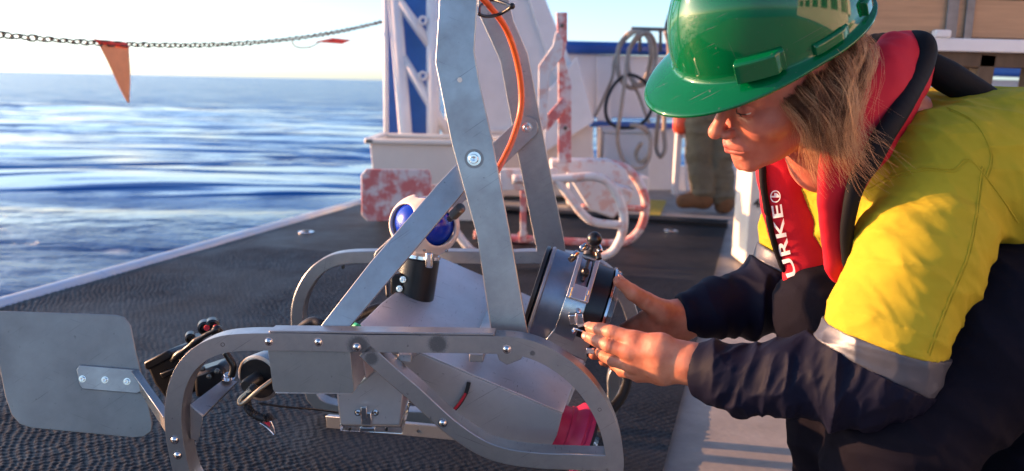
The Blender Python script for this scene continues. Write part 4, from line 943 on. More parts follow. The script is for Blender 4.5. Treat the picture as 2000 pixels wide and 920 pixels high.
# latch that the fingers hold
build(MB().beam(P(1112, 625, 1.402), P(1140, 622, 1.395), .004, .016), 'latch_plate', steel, cl, bevel=.001)
build(MB().lathe(P(1119, 648, 1.398), nb_, [(0, .0035), (.006, .0035), (.007, .002)], 12), 'latch_pivot', steel, cl, smooth=35)
build(MB().lathe(P(1129, 609, 1.404), nb_, [(0, .004), (.004, .004), (.005, .002)], 12), 'latch_pivot', steel, cl, smooth=35)
build(MB().prism([P(x, y, 1.396) for x, y in [(1124, 612), (1136, 616), (1146, 636), (1130, 640), (1122, 628)]], Vector((0, -1, 0)), .002), 'latch_cheek', steel, cl, bevel=.0006)
build(MB().tube([P(1120, 641, 1.392), P(1146, 650, 1.39)], .0018, 8), 'latch_wire', steel, cl, smooth=180)
build(MB().box(P(1153, 685, 1.37), (1, 0, 0), (0, 1, 0), (0, 0, 1), .014, .006, .010), 'latch_tab', steel, cl, bevel=.0015)
# saddle under the housing
build(MB().prism([P(x, y, 1.425) for x, y in [(1090, 632), (1158, 660), (1142, 705), (1062, 668)]], Vector((-.1, -1, .3)).normalized(), .06), 'saddle', alu, cl, bevel=.002)

# nose: pink lamp body with clear glass, black bumper ring
pk = thing('lamp_unit', 'pink flared lamp body with black seal inside the front of the sled', 'lamp', P(1120, 890, 1.45))
cP = P(1100, 841, 1.47); aP = (P(1160, 868, 1.468) - P(1060, 832, 1.472)).normalized()
build(MB().lathe(cP, aP, [(-.03, .044), (.002, .044), (.004, .047), (.008, .047), (.012, .050), (.020, .059), (.028, .062), (.030, .060), (.033, .060), (.035, .064), (.042, .065)], 40), 'lamp_body', pink_m, pk, smooth=40)
build(MB().lathe(cP, aP, [(.042, .0655), (.047, .0665), (.048, .060)], 40), 'seal', black_rub, pk, smooth=35)
build(MB().lathe(cP, aP, [(.048, .058), (.056, .057), (.057, .001)], 40), 'glass', clear_m, pk, smooth=35)
rg = thing('bumper_ring', 'black rubber bumper ring with a clear disc in front of the housing', 'bumper', P(1150, 800, 1.55))
cR = P(1150, 735, 1.62); nR = Vector((.35, -.93, .1)).normalized(); xr = Vector((1, 0, 0)); xr = (xr - nR * xr.dot(nR)).normalized(); yr = nR.cross(xr)
build(MB().tube([cR + (xr * math.cos(a) + yr * math.sin(a)) * .085 for a in np.linspace(0, 2 * math.pi, 49)[:-1]], .011, 12, closed=True), 'rubber_ring', black_rub, rg, smooth=180)
build(MB().lathe(cR, nR, [(-.002, .074), (.002, .074)], 48), 'clear_disc', clear_m, rg, smooth=30)

# ---------------------------------------------------------------- small rear camera cluster (black)
rc = thing('rear_camera', 'small black underwater camera on a jointed arm behind the left curve of the runner', 'camera', P(400, 770, 1.5))
dC = (P(400, 735, 1.50) - P(330, 725, 1.52))
cx_ = P(345, 745, 1.50); e1 = (P(385, 715, 1.50) - P(290, 745, 1.50)).normalized(); e3 = Vector((0, -1, 0)); e3 = (e3 - e1 * e3.dot(e1)).normalized(); e2 = e1.cross(e3)
build(MB().prism([P(x, y, 1.49) for x, y in [(283, 712), (330, 682), (350, 695), (392, 760), (330, 790), (300, 750)]], Vector((-.1, -1, .1)).normalized(), .06), 'camera_body', black, rc, bevel=.006)
build(MB().prism([P(x, y, 1.48) for x, y in [(280, 708), (326, 684), (336, 690), (334, 700), (288, 724), (282, 720)]], Vector((-.1, -1, .1)).normalized(), .075), 'lid', black, rc, bevel=.006)
build(MB().prism([P(x, y, 1.475) for x, y in [(310, 730), (345, 716), (350, 724), (318, 742)]], nrm, .02), 'button_bar', black, rc, bevel=.003)
build(MB().prism([P(x, y, 1.46) for x, y in [(375, 730), (430, 712), (446, 738), (420, 772), (380, 780)]], nrm, .05), 'camera_body', black, rc, bevel=.008)
build(MB().tube(smoothpath([P(335, 705, 1.48), P(365, 680, 1.47), P(400, 655, 1.46), P(430, 640, 1.46)], 5), .0052, 10, rf=lambda t: .0044 + .0030 * (abs(math.sin(t * 9)) > .8)), 'arm', black, rc, smooth=180)
for (x, y, r_) in ((372, 658, .009), (400, 638, .012), (415, 634, .012), (425, 648, .010), (385, 664, .010)):
    build(MB().lathe(P(x, y, 1.475), Vector((.35, -1, 0)).normalized(), [(-.008, r_), (.010, r_), (.012, r_ * .7), (.006, r_ * .5), (.006, .0005)], 20), 'joint_knob', black, rc, smooth=35)
build(MB().lathe(P(404, 640, 1.462), Vector((.35, -1, 0)).normalized(), [(0, .0052), (.003, .0050)], 12), 'red_insert', red_inner, rc, smooth=35)
build(MB().lathe(P(421, 638, 1.462), Vector((.6, -1, 0)).normalized(), [(0, .0045), (.003, .0040)], 12), 'red_insert', red_inner, rc, smooth=35)
build(MB().tube(smoothpath([P(440, 688, 1.42), P(448, 700, 1.42), P(456, 715, 1.42), P(452, 735, 1.42)], 5), .006, 10), 'arm', black, rc, smooth=180)
for (x, y) in ((396, 720), (410, 735), (425, 725)): build(MB().lathe(P(x, y, 1.455), (0, -1, .2), [(0, .005), (.005, .0045), (.006, .001)], 12), 'button', dark_steel, rc, smooth=35)
place_n(cap_mesh(.0075, 'bolt'), 'bolt', rc, P(446, 738, 1.435), (0.1, -.3, 1))

# round lamp with cable loop
rl = thing('round_lamp', 'round black faced lamp in an aluminium collar with a ribbed cable and metal loop', 'lamp', P(510, 790, 1.45))
cL_ = P(508, 737, 1.42); aL_ = Vector((-.30, -.95, -.05)).normalized()
build(MB().lathe(cL_ - aL_ * .06, aL_, [(0, .034), (.05, .040), (.064, .041), (.066, .036)], 40), 'collar', alu, rl, smooth=35)
build(MB().lathe(cL_, aL_, [(.002, .036), (.008, .0345), (.009, .001)], 40), 'face', black, rl, smooth=35)
build(MB().lathe(cL_ + aL_ * .008, aL_, [(0, .013), (.03, .012), (.034, .009)], 20), 'plug', black_rub, rl, smooth=35)
build(MB().tube(smoothpath([P(532, 742, 1.36), P(505, 762, 1.35), P(478, 785, 1.35), P(468, 788, 1.35), P(470, 778, 1.355), P(490, 762, 1.36)], 6), .0036, 10), 'metal_loop', mat('warm_worn_steel', (.55, .42, .28), .35, .8), rl, smooth=180)
pth_ = smoothpath([P(500, 752, 1.37), P(484, 772, 1.36), P(484, 795, 1.36), P(497, 810, 1.36), P(520, 818, 1.36), P(528, 812, 1.36)], 10)
build(MB().tube(pth_, .006, 10, rf=lambda t: .0062 + .0012 * (int(t * 50) % 2)), 'ribbed_cable', black_rub, rl, smooth=60)
build(MB().tube(smoothpath([P(508, 826, 1.355), P(522, 836, 1.355), P(536, 850, 1.355), P(534, 836, 1.355), P(528, 822, 1.355)], 5), .0016, 6), 'wire_loop', steel, rl, smooth=180)
build(MB().prism([P(x, y, 1.355) for x, y in [(513, 824), (528, 822), (527, 834)]], nrm, .002), 'red_tag', red_inner, rl)
build(MB().tube(smoothpath([P(505, 788, 1.40), P(560, 795, 1.42), P(620, 800, 1.46), P(660, 806, 1.5)], 6), .0018, 6), 'thin_cable', black_rub, rl, smooth=180)
build(MB().tube(smoothpath([P(545, 712, 1.46), P(560, 670, 1.49), P(590, 640, 1.50), P(612, 628, 1.5), P(640, 634, 1.5), P(690, 620, 1.58), P(745, 600, 1.63), P(800, 610, 1.66)], 6), .009, 10), 'supply_cable', black_rub, rl, smooth=180)
print('instruments ok')
# ================================================================== PERSON
from mathutils.bvhtree import BVHTree
CAM = Vector((0, 0, CH))
US = 1.0
def P3(*a): return P(*a)
person = thing('person', 'kneeling person in green hard hat, yellow shirt and red life jacket working on the clamp', 'person', Vector((0.75, 1.35, 0)))
def skin_mat():
    m = bpy.data.materials.new('sunlit_skin'); m.use_nodes = True; t = m.node_tree; n = t.nodes; L = t.links.new; b = n['Principled BSDF']
    b.inputs['Roughness'].default_value = 0.48; b.inputs['Subsurface Weight'].default_value = 0.22; b.inputs['Subsurface Radius'].default_value = (1.0, 0.35, 0.2); b.inputs['Subsurface Scale'].default_value = 0.006
    g = n.new('ShaderNodeNewGeometry')
    nz = n.new('ShaderNodeTexNoise'); nz.inputs['Scale'].default_value = 38; nz.inputs['Detail'].default_value = 6; L(g.outputs['Position'], nz.inputs[0])
    rp = n.new('ShaderNodeValToRGB'); rp.color_ramp.elements[0].position = .35; rp.color_ramp.elements[1].position = .68
    rp.color_ramp.elements[0].color = (0.45, 0.145, 0.08, 1); rp.color_ramp.elements[1].color = (0.59, 0.245, 0.145, 1); L(nz.outputs[0], rp.inputs[0])
    at = n.new('ShaderNodeAttribute'); at.attribute_name = 'lips_face_shade'
    mx = n.new('ShaderNodeMix'); mx.data_type = 'RGBA'; L(at.outputs['Fac'], mx.inputs[0]); L(rp.outputs[0], mx.inputs[6]); mx.inputs[7].default_value = (0.42, 0.10, 0.09, 1); L(mx.outputs[2], b.inputs['Base Color'])
    n1 = n.new('ShaderNodeTexNoise'); n1.inputs['Scale'].default_value = 420; n1.inputs['Detail'].default_value = 3; L(g.outputs['Position'], n1.inputs[0])
    vo = n.new('ShaderNodeTexVoronoi'); vo.inputs['Scale'].default_value = 650; L(g.outputs['Position'], vo.inputs[0])
    ad = n.new('ShaderNodeMath'); ad.operation = 'ADD'; L(n1.outputs[0], ad.inputs[0]); L(vo.outputs[0], ad.inputs[1])
    bp = n.new('ShaderNodeBump'); bp.inputs['Strength'].default_value = 1; bp.inputs['Distance'].default_value = 0.00013; L(ad.outputs[0], bp.inputs['Height']); L(bp.outputs[0], b.inputs['Normal'])
    return m
skin_m = skin_mat()
# ---- head frame
Fh = Vector((-0.90, -0.20, -0.36)).normalized(); Uh = Vector((-0.30, -0.40, 0.86)); Uh = (Uh - Fh * Uh.dot(Fh)).normalized(); Lh = Uh.cross(Fh)
HS = 0.95
HM = np.stack([A(Fh), A(Lh), A(Uh)], 1)
eye_l = Vector((0.074, 0.032, -0.001))
def HL(v): return Fh * v[0] * HS + Lh * v[1] * HS + Uh * v[2] * HS
HO = P(1456, 212, 1.20) - HL(eye_l)
def hp(*v): return HO + HL(v)
def head_fn(p):
    q = ((p - A(HO)) @ HM) / HS
    m = q.copy(); m[..., 1] = np.abs(m[..., 1])
    d = ell(m, (-.012, 0, .030), (.098, .076, .088))
    d = smin(d, ell(m, (.026, 0, -.040), (.058, .057, .074)), .03)
    d = smin(d, cone(m, (-.022, .050, -.055), (.060, .016, -.102), .020, .013), .022)
    d = smin(d, cone(m, (.071, 0, -.106), (.069, .010, -.106), .0145, .012), .014)
    d = smin(d, ell(m, (.046, .040, -.030), (.030, .024, .022)), .018)
    d = smin(d, cone(m, (.079, .008, .018), (.066, .040, .017), .0095, .010), .014)
    d = smin(d, ell(m, (.070, 0, -.070), (.026, .028, .026)), .016)
    # eye sockets, then eyes and lids
    d = smax(d, -ell(m, (.094, .031, -.001), (.018, .019, .013)), .012)
    eye = cone(m, (.0705, .032, -.002), (.0705, .032, -.002), .0128, .0128)
    d = smin(d, eye, .003)
    lid = cone(m, (.0715, .032, -.001), (.0715, .032, -.001), .0138, .0138)
    up = smax(lid, -(m[..., 2] + .0035 + (m[..., 0] - .08) * .3), .0015); lo = smax(lid, m[..., 2] + .0062, .0015)
    d = smin(smin(d, up, .002), lo, .002)
    # nose
    d = smin(d, cone(m, (.082, 0, .006), (.108, 0, -.036), .0065, .0098), .010)
    d = smin(d, cone(m, (.108, 0, -.037), (.110, 0, -.039), .0108, .0105), .004)
    d = smin(d, ell(m, (.0955, .0125, -.0435), (.011, .0065, .0075)), .005)
    d = smax(d, -ell(m, (.1010, .0058, -.0515), (.0055, .0030, .0045)), .002)
    # lips
    d = smin(d, cone(m, (.0955, 0, -.0665), (.080, .0225, -.0715), .0042, .0026), .005)
    d = smin(d, cone(m, (.0935, 0, -.0770), (.080, .0210, -.0740), .0050, .0028), .005)
    d = smax(d, -cone(m, (.1005, 0, -.0722), (.0835, .0255, -.0735), .0014, .0012), .002)
    d = smax(d, -cone(m, (.0930, 0, -.0865), (.086, .014, -.0850), .0035, .002), .008)
    # folds beside nose and mouth, crow's feet, forehead
    d = smax(d, -cone(m, (.0895, .0185, -.043), (.0705, .0390, -.078), .0014, .0012), .005)
    d = smax(d, -cone(m, (.0775, .0300, -.078), (.0640, .0335, -.099), .0011, .0009), .004)
    d = smax(d, -cone(m, (.084, .018, -.013), (.073, .043, -.014), .0008, .0006), .004)
    for k in range(3): d = smax(d, -cone(m, (.060, .0475, -.003 - k * .004), (.046, .0570, .001 - k * .008), .0005, .0004), .0025)
    # ear
    d = smin(d, ell(m, (-.014, .074, -.010), (.018, .008, .031)), .006)
    d = smax(d, -ell(m, (-.010, .082, -.008), (.010, .006, .020)), .004)
    # neck
    d = smin(d, cone(q, (-.040, 0, -.040), (-.070, -.006, -.165), .052, .054), .03)
    d = d * HS
    d -= (noise3(p * 160) - .5) * .0004
    return d
lo, hi = bounds([HO], .2)
c_ = [hp(.12, 0, -.06), hp(-.11, 0, .05), hp(0, .085, 0), hp(0, -.085, 0), hp(0, 0, .12), hp(-.08, 0, -.18), hp(.07, 0, -.125), hp(-.08, .05, -.2)]
lo, hi = bounds(c_, .02)
V1, F1 = sd_mesh(head_fn, lo, hi, .00135)
# ---- hands
def hand(pts_fingers, extra, k=.006):
    def fn(p):
        d = None
        for ch in extra:
            e = chain_sd(p, ch, .012); d = e if d is None else smin(d, e, .014)
        df = None
        for ch in pts_fingers:
            e = chain_sd(p, ch, .003); df = e if df is None else np.minimum(df, e)
        # fingers join the palm smoothly but stay apart from one another
        d = smin(d, df, .007)
        for ch in pts_fingers:
            for j in (1, 2):
                c0 = A(ch[j][0]); ax_j = A((ch[j + 1][0] - ch[j - 1][0]).normalized()); t = (p - c0) @ ax_j; rr = np.sqrt(((p - c0) ** 2).sum(-1)); wgt = np.clip(1 - rr / (ch[j][1] * 1.7), 0, 1)
                for o_ in (-.0034, -.0008, .0022): d = d + .0009 * wgt ** .5 * np.exp(-((t - o_) / .0007) ** 2)
        d -= (noise3(p * 80) - .5) * .0014 + (noise3(p * 260) - .5) * .0002
        return d
    allp = [a for ch in pts_fingers + extra for a, r in ch]
    lo, hi = bounds(allp, .03); return sd_mesh(fn, lo, hi, .0012)
def H(x, y, Y, r): return (P(x, y, Y), r)
near_f = [
 [H(1238, 664, 1.290, .0128), H(1196, 650, 1.305, .0116), H(1172, 644, 1.322, .0108), H(1153, 640, 1.338, .0088)],
 [H(1230, 688, 1.285, .0128), H(1190, 675, 1.298, .0116), H(1167, 665, 1.318, .0106), H(1149, 658, 1.335, .0088)],
 [H(1234, 711, 1.288, .0122), H(1198, 703, 1.308, .0108), H(1182, 695, 1.330, .0098), H(1172, 688, 1.350, .0084)],
 [H(1246, 730, 1.295, .0112), H(1216, 724, 1.318, .0098), H(1202, 712, 1.340, .0088), H(1196, 704, 1.356, .0075)],
 [H(1305, 690, 1.312, .0150), H(1250, 684, 1.335, .0130), H(1205, 674, 1.350, .0115), H(1170, 668, 1.362, .0095)]]
near_p = [
 [H(1348, 692, 1.262, .0165), H(1290, 674, 1.272, .0165), H(1238, 664, 1.290, .0140)],
 [H(1350, 706, 1.258, .0170), H(1290, 696, 1.266, .0170), H(1230, 688, 1.286, .0140)],
 [H(1350, 718, 1.260, .0165), H(1290, 716, 1.270, .0165), H(1234, 711, 1.290, .0135)],
 [H(1348, 730, 1.266, .0140), H(1295, 731, 1.276, .0150), H(1246, 730, 1.296, .0125)],
 [H(1420, 715, 1.255, .0280), H(1350, 711, 1.262, .0265), H(1310, 705, 1.280, .0200)]]
far_f = [
 [H(1292, 607, 1.460, .0190), H(1262, 588, 1.450, .0160), H(1236, 572, 1.442, .0132), H(1209, 549, 1.438, .0098)],
 [H(1222, 648, 1.500, .0130), H(1188, 676, 1.480, .0110), H(1170, 690, 1.445, .0100), H(1160, 693, 1.405, .0088)],
 [H(1232, 664, 1.498, .0130), H(1200, 696, 1.475, .0110), H(1186, 705, 1.440, .0100), H(1179, 705, 1.405, .0088)],
 [H(1244, 678, 1.495, .0125), H(1216, 706, 1.470, .0105), H(1204, 716, 1.435, .0095), H(1198, 715, 1.405, .0082)],
 [H(1258, 690, 1.495, .0115), H(1234, 712, 1.470, .0095), H(1224, 720, 1.445, .0085), H(1216, 722, 1.420, .0075)]]
far_p = [
 [H(1335, 612, 1.490, .0250), H(1280, 620, 1.480, .0220), H(1222, 646, 1.500, .0150)],
 [H(1335, 628, 1.490, .0250), H(1285, 645, 1.485, .0210), H(1234, 664, 1.498, .0145)],
 [H(1338, 640, 1.490, .0220), H(1295, 668, 1.490, .0190), H(1258, 688, 1.495, .0130)],
 [H(1400, 615, 1.500, .0290), H(1335, 622, 1.490, .0280), H(1300, 620, 1.480, .0220)],
 [H(1330, 615, 1.480, .0200), H(1290, 607, 1.462, .0200)]]
V2, F2 = hand(near_f, near_p); V3, F3 = hand(far_f, far_p)
# ---- trunk and arms under the clothes (coarse)
SH_N = P(1852, 335, 1.245); SH_F = P(1665, 312, 1.56)
EL_N = P(1722, 705, 1.165); WR_N = P(1352, 711, 1.262)
EL_F = P(1560, 585, 1.53); WR_F = P(1338, 622, 1.49)
NB = P(1715, 235, 1.36); HIP_N = Vector((1.06, 1.30, 0.48)); HIP_F = Vector((1.06, 1.52, 0.48))
def trunk_fn(p):
    d = chain_sd(p, [(hp(-.06, -.005, -.14), .048), (NB, .055), (P(1900, 330, 1.39), .075), ((HIP_N + HIP_F) / 2, .08)], .05)
    d = smin(d, chain_sd(p, [(NB, .05), (SH_N, .05), (EL_N, .042), (P(1550, 738, 1.19), .036), (P(1420, 715, 1.255), .026)], .03), .03)
    d = smin(d, chain_sd(p, [(NB, .05), (SH_F, .05), (EL_F, .042), (P(1400, 615, 1.50), .027)], .03), .03)
    return d
lo, hi = bounds([HO, NB, SH_N, SH_F, EL_N, WR_N, EL_F, WR_F, HIP_N, HIP_F], .12)
V4, F4 = sd_mesh(trunk_fn, lo, hi, .007)
VS = np.concatenate([V1, V2, V3, V4]); o2 = len(V1); o3 = o2 + len(V2); o4 = o3 + len(V3)
FS = np.concatenate([F1, F2 + o2, F3 + o3, F4 + o4])
body = mesh_obj('body', VS, FS, skin_m, person, smooth=180, recalc=False)
q = ((V1 - np.array(HO[:])) @ HM) / HS; q[:, 1] = np.abs(q[:, 1])
dl = np.minimum(cone(q.astype(np.float32), (.0955, 0, -.0672), (.080, .0225, -.0720), .0052, .0028), cone(q.astype(np.float32), (.0935, 0, -.0770), (.080, .0210, -.0742), .0058, .003))
at = body.data.attributes.new('lips_face_shade', 'FLOAT', 'POINT'); at.data.foreach_set('value', np.concatenate([np.clip(np.maximum(1 - dl / .0012, .42 + .25 * (noise3(V1.astype(np.float32) * 45) - .3)), 0, 1), np.zeros(len(VS) - len(V1))]).astype(np.float32))  # lip colour; the face takes part of it, ruddiness with brim shade painted in
# eyes: white with iris, lashes, brows
eye_white = mat('eye_white', (.62, .58, .55), .15); iris_m = mat('dark_iris', (.05, .07, .08), .1)
for s in (1, -1):
    build(MB().ball(hp(.0712, .032 * s, -.002), .0129 * HS, 20), 'eye', eye_white, person, smooth=180)
    build(MB().ball(hp(.0795, .0315 * s, -.0062), .0052 * HS, 14), 'iris', iris_m, person, smooth=180)
def strands(name, guides, n, r0_, mt, parent, jit=.002, spread=.0, taper=True, wav=.002, nseg=14, frac=(0.75, 1.0)):
    G_ = [smoothpath(g, 6) for g in guides]; m = min(len(g) for g in G_); G_ = np.array([[tuple(v) for v in g[:m]] for g in G_])
    V = []; Fq = []; o = 0; clumps = 34; coff = rng.normal(0, 1, (clumps, 3)); cph = rng.uniform(0, 6.28, (clumps, 3)); cfr = rng.uniform(5, 11, (clumps, 3))
    for i in range(n):
        t = rng.random() * (len(G_) - 1); a = int(t); f = t - a
        path = G_[a] * (1 - f) + G_[a + 1] * f
        e = rng.uniform(*frac); ks = np.linspace(0, (m - 1) * e, nseg); lo_ = np.floor(ks).astype(int); hi_ = np.minimum(lo_ + 1, m - 1); path = path[lo_] + (path[hi_] - path[lo_]) * (ks - lo_)[:, None]
        cid = int(t * clumps / (len(G_) - 1)) % clumps; off = coff[cid] * jit * 1.3 + rng.normal(0, jit * .45, 3); ph = cph[cid] + rng.uniform(-.5, .5, 3); fr = cfr[cid]; s = np.linspace(0, 1, nseg)[:, None]
        path = path + off * (0.5 + s * (1 + spread)) + wav * s * np.sin(s * fr + ph) + rng.normal(0, spread * .004, 3) * s ** 2
        tn = np.gradient(path, axis=0); tn /= np.linalg.norm(tn, axis=1)[:, None] + 1e-9
        sd = np.cross(tn, [0, 1, 0]); sd /= np.linalg.norm(sd, axis=1)[:, None] + 1e-9; u = np.cross(sd, tn)
        rr = r0_ * rng.uniform(.7, 1.3) * (1 - .75 * s if taper else 1 + 0 * s)
        for k in range(3):
            an = 2 * math.pi * k / 3; V.append(path + (sd * math.cos(an) + u * math.sin(an)) * rr)
        for k in range(nseg - 1):
            for c in range(3): d_ = (c + 1) % 3; Fq.append((o + c * nseg + k, o + c * nseg + k + 1, o + d_ * nseg + k + 1, o + d_ * nseg + k))
        o += 3 * nseg
    return mesh_obj(name, np.concatenate(V), Fq, mt, parent, smooth=180, recalc=False)
def hair_mat(name, c0, c1):
    return mat(name, c1, .5, col2=c0, scale=34, detail=4, spec=.25)
hair_dark = hair_mat('brown_hair', (.075, .028, .014), (.36, .165, .085)); hair_light = hair_mat('fair_hair', (.44, .20, .10), (.80, .47, .24))
Yh = 1.20
def g(*pts): return [P(x, y, Y) for x, y, Y in pts]
guides = [
 g((1500, 168, 1.215), (1520, 192, 1.200), (1545, 212, 1.190), (1574, 232, 1.183), (1592, 262, 1.180), (1600, 295, 1.180), (1618, 325, 1.180)),
 g((1530, 148, 1.200), (1550, 178, 1.180), (1578, 205, 1.170), (1600, 238, 1.167), (1608, 275, 1.168), (1620, 306, 1.170), (1642, 336, 1.172)),
 g((1562, 128, 1.190), (1588, 160, 1.165), (1610, 195, 1.157), (1620, 235, 1.157), (1626, 275, 1.160), (1642, 312, 1.163), (1664, 342, 1.165)),
 g((1598, 106, 1.190), (1628, 142, 1.165), (1638, 185, 1.155), (1630, 230, 1.155), (1636, 272, 1.158), (1656, 308, 1.162), (1692, 342, 1.165)),
 g((1638, 82, 1.200), (1668, 118, 1.178), (1670, 160, 1.165), (1648, 208, 1.160), (1640, 250, 1.162), (1656, 290, 1.165), (1694, 325, 1.168)),
 g((1672, 60, 1.225), (1698, 92, 1.205), (1694, 138, 1.190), (1664, 190, 1.180), (1650, 230, 1.175), (1654, 262, 1.175), (1676, 292, 1.175))]
bhead = BVHTree.FromPolygons([Vector(v) for v in V1], [tuple(int(i) for i in f) for f in F1])
def onhead(x, y, off):
    d = ray(x, y).normalized(); h = bhead.ray_cast(CAM, d); return None if h[0] is None else h[0] + h[1] * off
pre = [[(1478, 118), (1490, 145)], [(1500, 95), (1514, 122)], [(1525, 72), (1544, 100)], [(1556, 48), (1577, 78)], [(1592, 28), (1615, 56)], [(1625, 10), (1650, 36)]]
for gg, pr in zip(guides, pre):
    q = [onhead(x, y, .002 + .004 * i) for i, (x, y) in enumerate(pr)]
    q = [v if v is not None else gg[0] for v in q]
    gg[:0] = q
# base sheet under the strands
GS = [smoothpath([p_ + Vector((0, .006, 0)) for p_ in gg[:5]], 6) for gg in guides]; m_ = len(GS[0])
vs = [v for gg in GS for v in gg]; fs = [(i * m_ + k, i * m_ + k + 1, (i + 1) * m_ + k + 1, (i + 1) * m_ + k) for i in range(len(GS) - 1) for k in range(m_ - 1)]
ob = mesh_obj('hair', vs, fs, hair_dark, person, smooth=180); md = ob.modifiers.new('t', 'SOLIDIFY'); md.thickness = .006; md.offset = 0
strands('hair', guides, 2200, .00042, hair_dark, person, jit=.004, wav=.0045, frac=(.40, .88), nseg=20)
strands('hair', guides, 1300, .00036, hair_light, person, jit=.0050, wav=.0060, spread=1.0, frac=(.66, 1.0), nseg=22)
strands('hair', guides[2:6], 40, .00026, hair_light, person, jit=.006, wav=.010, spread=2.5, frac=(.9, 1.0), nseg=18)
brow = [[hp(.083, s * .010, .014), hp(.0815, s * .022, .018), hp(.074, s * .038, .016), hp(.066, s * .046, .011)] for s in (1,)]
for s in (1, -1):
    b0 = [hp(.0855, s * .010, .013), hp(.0830, s * .022, .017), hp(.0755, s * .037, .016), hp(.066, s * .047, .010)]
    b1 = [v + Uh * .004 for v in b0]
    strands('eyebrow', [b0, b1], 120, .00025, hair_dark, person, jit=.0006, wav=.0005, frac=(.9, 1.0), nseg=8)
    l0 = [hp(.0800, s * .019, -.0040), hp(.0868, s * .030, -.0048), hp(.0800, s * .044, -.0042)]
    build(MB().tube(smoothpath(l0, 5), .0007, 6), 'eyelash', black_rub, person, smooth=180)
nail_m = mat('fingernail', (.52, .24, .17), .3)
def nail(tip, prev, out, r):
    d = (tip - prev).normalized(); o_ = Vector(out); o_ = (o_ - d * o_.dot(d)).normalized(); s = d.cross(o_)
    axm_ = np.stack([A(d), A(s), A(o_)], 1); c = tip + o_ * r * .78 + d * r * .15
    lo, hi = bounds([c], .014); sculpt('fingernail', lambda p: ell(p, c, (r * .85, r * .72, r * .30), axm_), lo, hi, .0006, nail_m, person)
for f, o_ in ((near_f[0], (0, -.7, .7)), (near_f[1], (-.1, -1, .3)), (far_f[0], (-.2, -.2, 1))): nail(f[-1][0], f[-2][0], o_, f[-1][1])
print('body ok')

# ---- clothes
def folds(p, ax, f_along, f_across, amp, seed=0):
    ax = A(Vector(ax).normalized()); t = p @ ax; q = p * f_across + ax * (t * (f_along - f_across))[..., None] + seed
    n = noise3(q); n2 = noise3(q * 2.3 + 7); r = np.clip(1 - np.abs(2 * n - 1) * 1.25, 0, 1); r2 = np.clip(1 - np.abs(2 * n2 - 1) * 1.25, 0, 1)
    return amp * (r ** 2 * 1.0 + r2 ** 2 * .38 - .35)
up_ax = (EL_N - SH_N).normalized()
def plane_px(p, a, b, Y0, depth_dir=(0, 1, 0)):
    a, b = P(*a, Y0), P(*b, Y0); n = (b - a).cross(Vector(depth_dir)).normalized()
    if n.z > 0: n = -n
    return (p - A(a)) @ A(n)          # positive below the line
def sleeve_near(p):
    d = chain_sd(p, [(SH_N, .080), (P(1790, 500, 1.19), .079), (P(1735, 640, 1.165), .074), (EL_N, .068), (P(1660, 745, 1.165), .058), (P(1540, 742, 1.20), .0475), (P(1440, 733, 1.235), .044), (P(1382, 726, 1.255), .043)], .03)
    return d
fore_ax = (WR_N - EL_N).normalized()
def torso_sd(p):
    d = chain_sd(p, [(SH_N, .085), (P(1990, 345, 1.27), .100), (HIP_N + Vector((0, 0, .13)), .10)], .05)
    d = smin(d, chain_sd(p, [(SH_F, .085), (P(1800, 350, 1.52), .11), (HIP_F + Vector((0, 0, .13)), .10)], .05), .08)
    d = smin(d, chain_sd(p, [(P(1760, 260, 1.40), .07), (P(1900, 310, 1.38), .11)], .04), .08)
    d = smin(d, chain_sd(p, [(P(1700, 360, 1.30), .055), (P(1700, 440, 1.34), .07), (P(1850, 440, 1.36), .09)], .05), .06)
    d = smin(d, chain_sd(p, [(P(1610, 370, 1.40), .05), (P(1650, 470, 1.42), .06)], .05), .05)
    return d
def shirt_fn(p):
    d = smin(torso_sd(p), sleeve_near(p), .025)
    d = smin(d, chain_sd(p, [(SH_F, .075), (P(1575, 440, 1.55), .068), (P(1550, 500, 1.545), .062)], .03), .03)
    d -= folds(p, up_ax + Vector((.35, 0, 0)), 15, 5, .0085, 0) + folds(p, (.5, .3, .8), 34, 10, .0036, 3) + folds(p, (.8, 0, .5), 62, 12, .0016, 12) + (noise3(p * 60) - .5) * .0008
    # shoulder yoke seam and sleeve seam read as shallow grooves through the cloth
    cut = plane_px(p, (1612, 650), (1815, 702), 1.10)
    cut2 = plane_px(p, (1470, 470), (1560, 520), 1.55)
    nearm = (sleeve_near(p) < .03) & (p[..., 2] < A(P(1700, 560, 1.2))[2] + .0)
    d = np.where(p[..., 1] < 1.36, smax(d, cut, .002), smax(d, np.where(p[..., 0] < SH_F.x - .02, cut2, -1), .002))
    return d
lo, hi = bounds([SH_N, SH_F, P(1735, 700, 1.1), P(1480, 500, 1.56), P(1960, 150, 1.4), HIP_N + Vector((.12, 0, .13)), P(1650, 600, 1.15)], .10)
lo[1] = min(lo[1], 1.03)
sculpt('shirt', shirt_fn, lo, hi, .0031, yellow_m, person, slack=.012)
def band_fn(p):
    d = sleeve_near(p) - .0015 - folds(p, up_ax, 16, 6, .0040) - folds(p, fore_ax, 22, 8, .004, 2)
    c1 = plane_px(p, (1612, 650), (1815, 702), 1.10); c2 = plane_px(p, (1600, 678), (1760, 753), 1.10)
    return smax(smax(d, -c1 - .002, .002), c2, .002)
lo, hi = bounds([EL_N], .13); sculpt('reflective_band', band_fn, lo, hi, .0022, reflect_m, person, slack=.012)
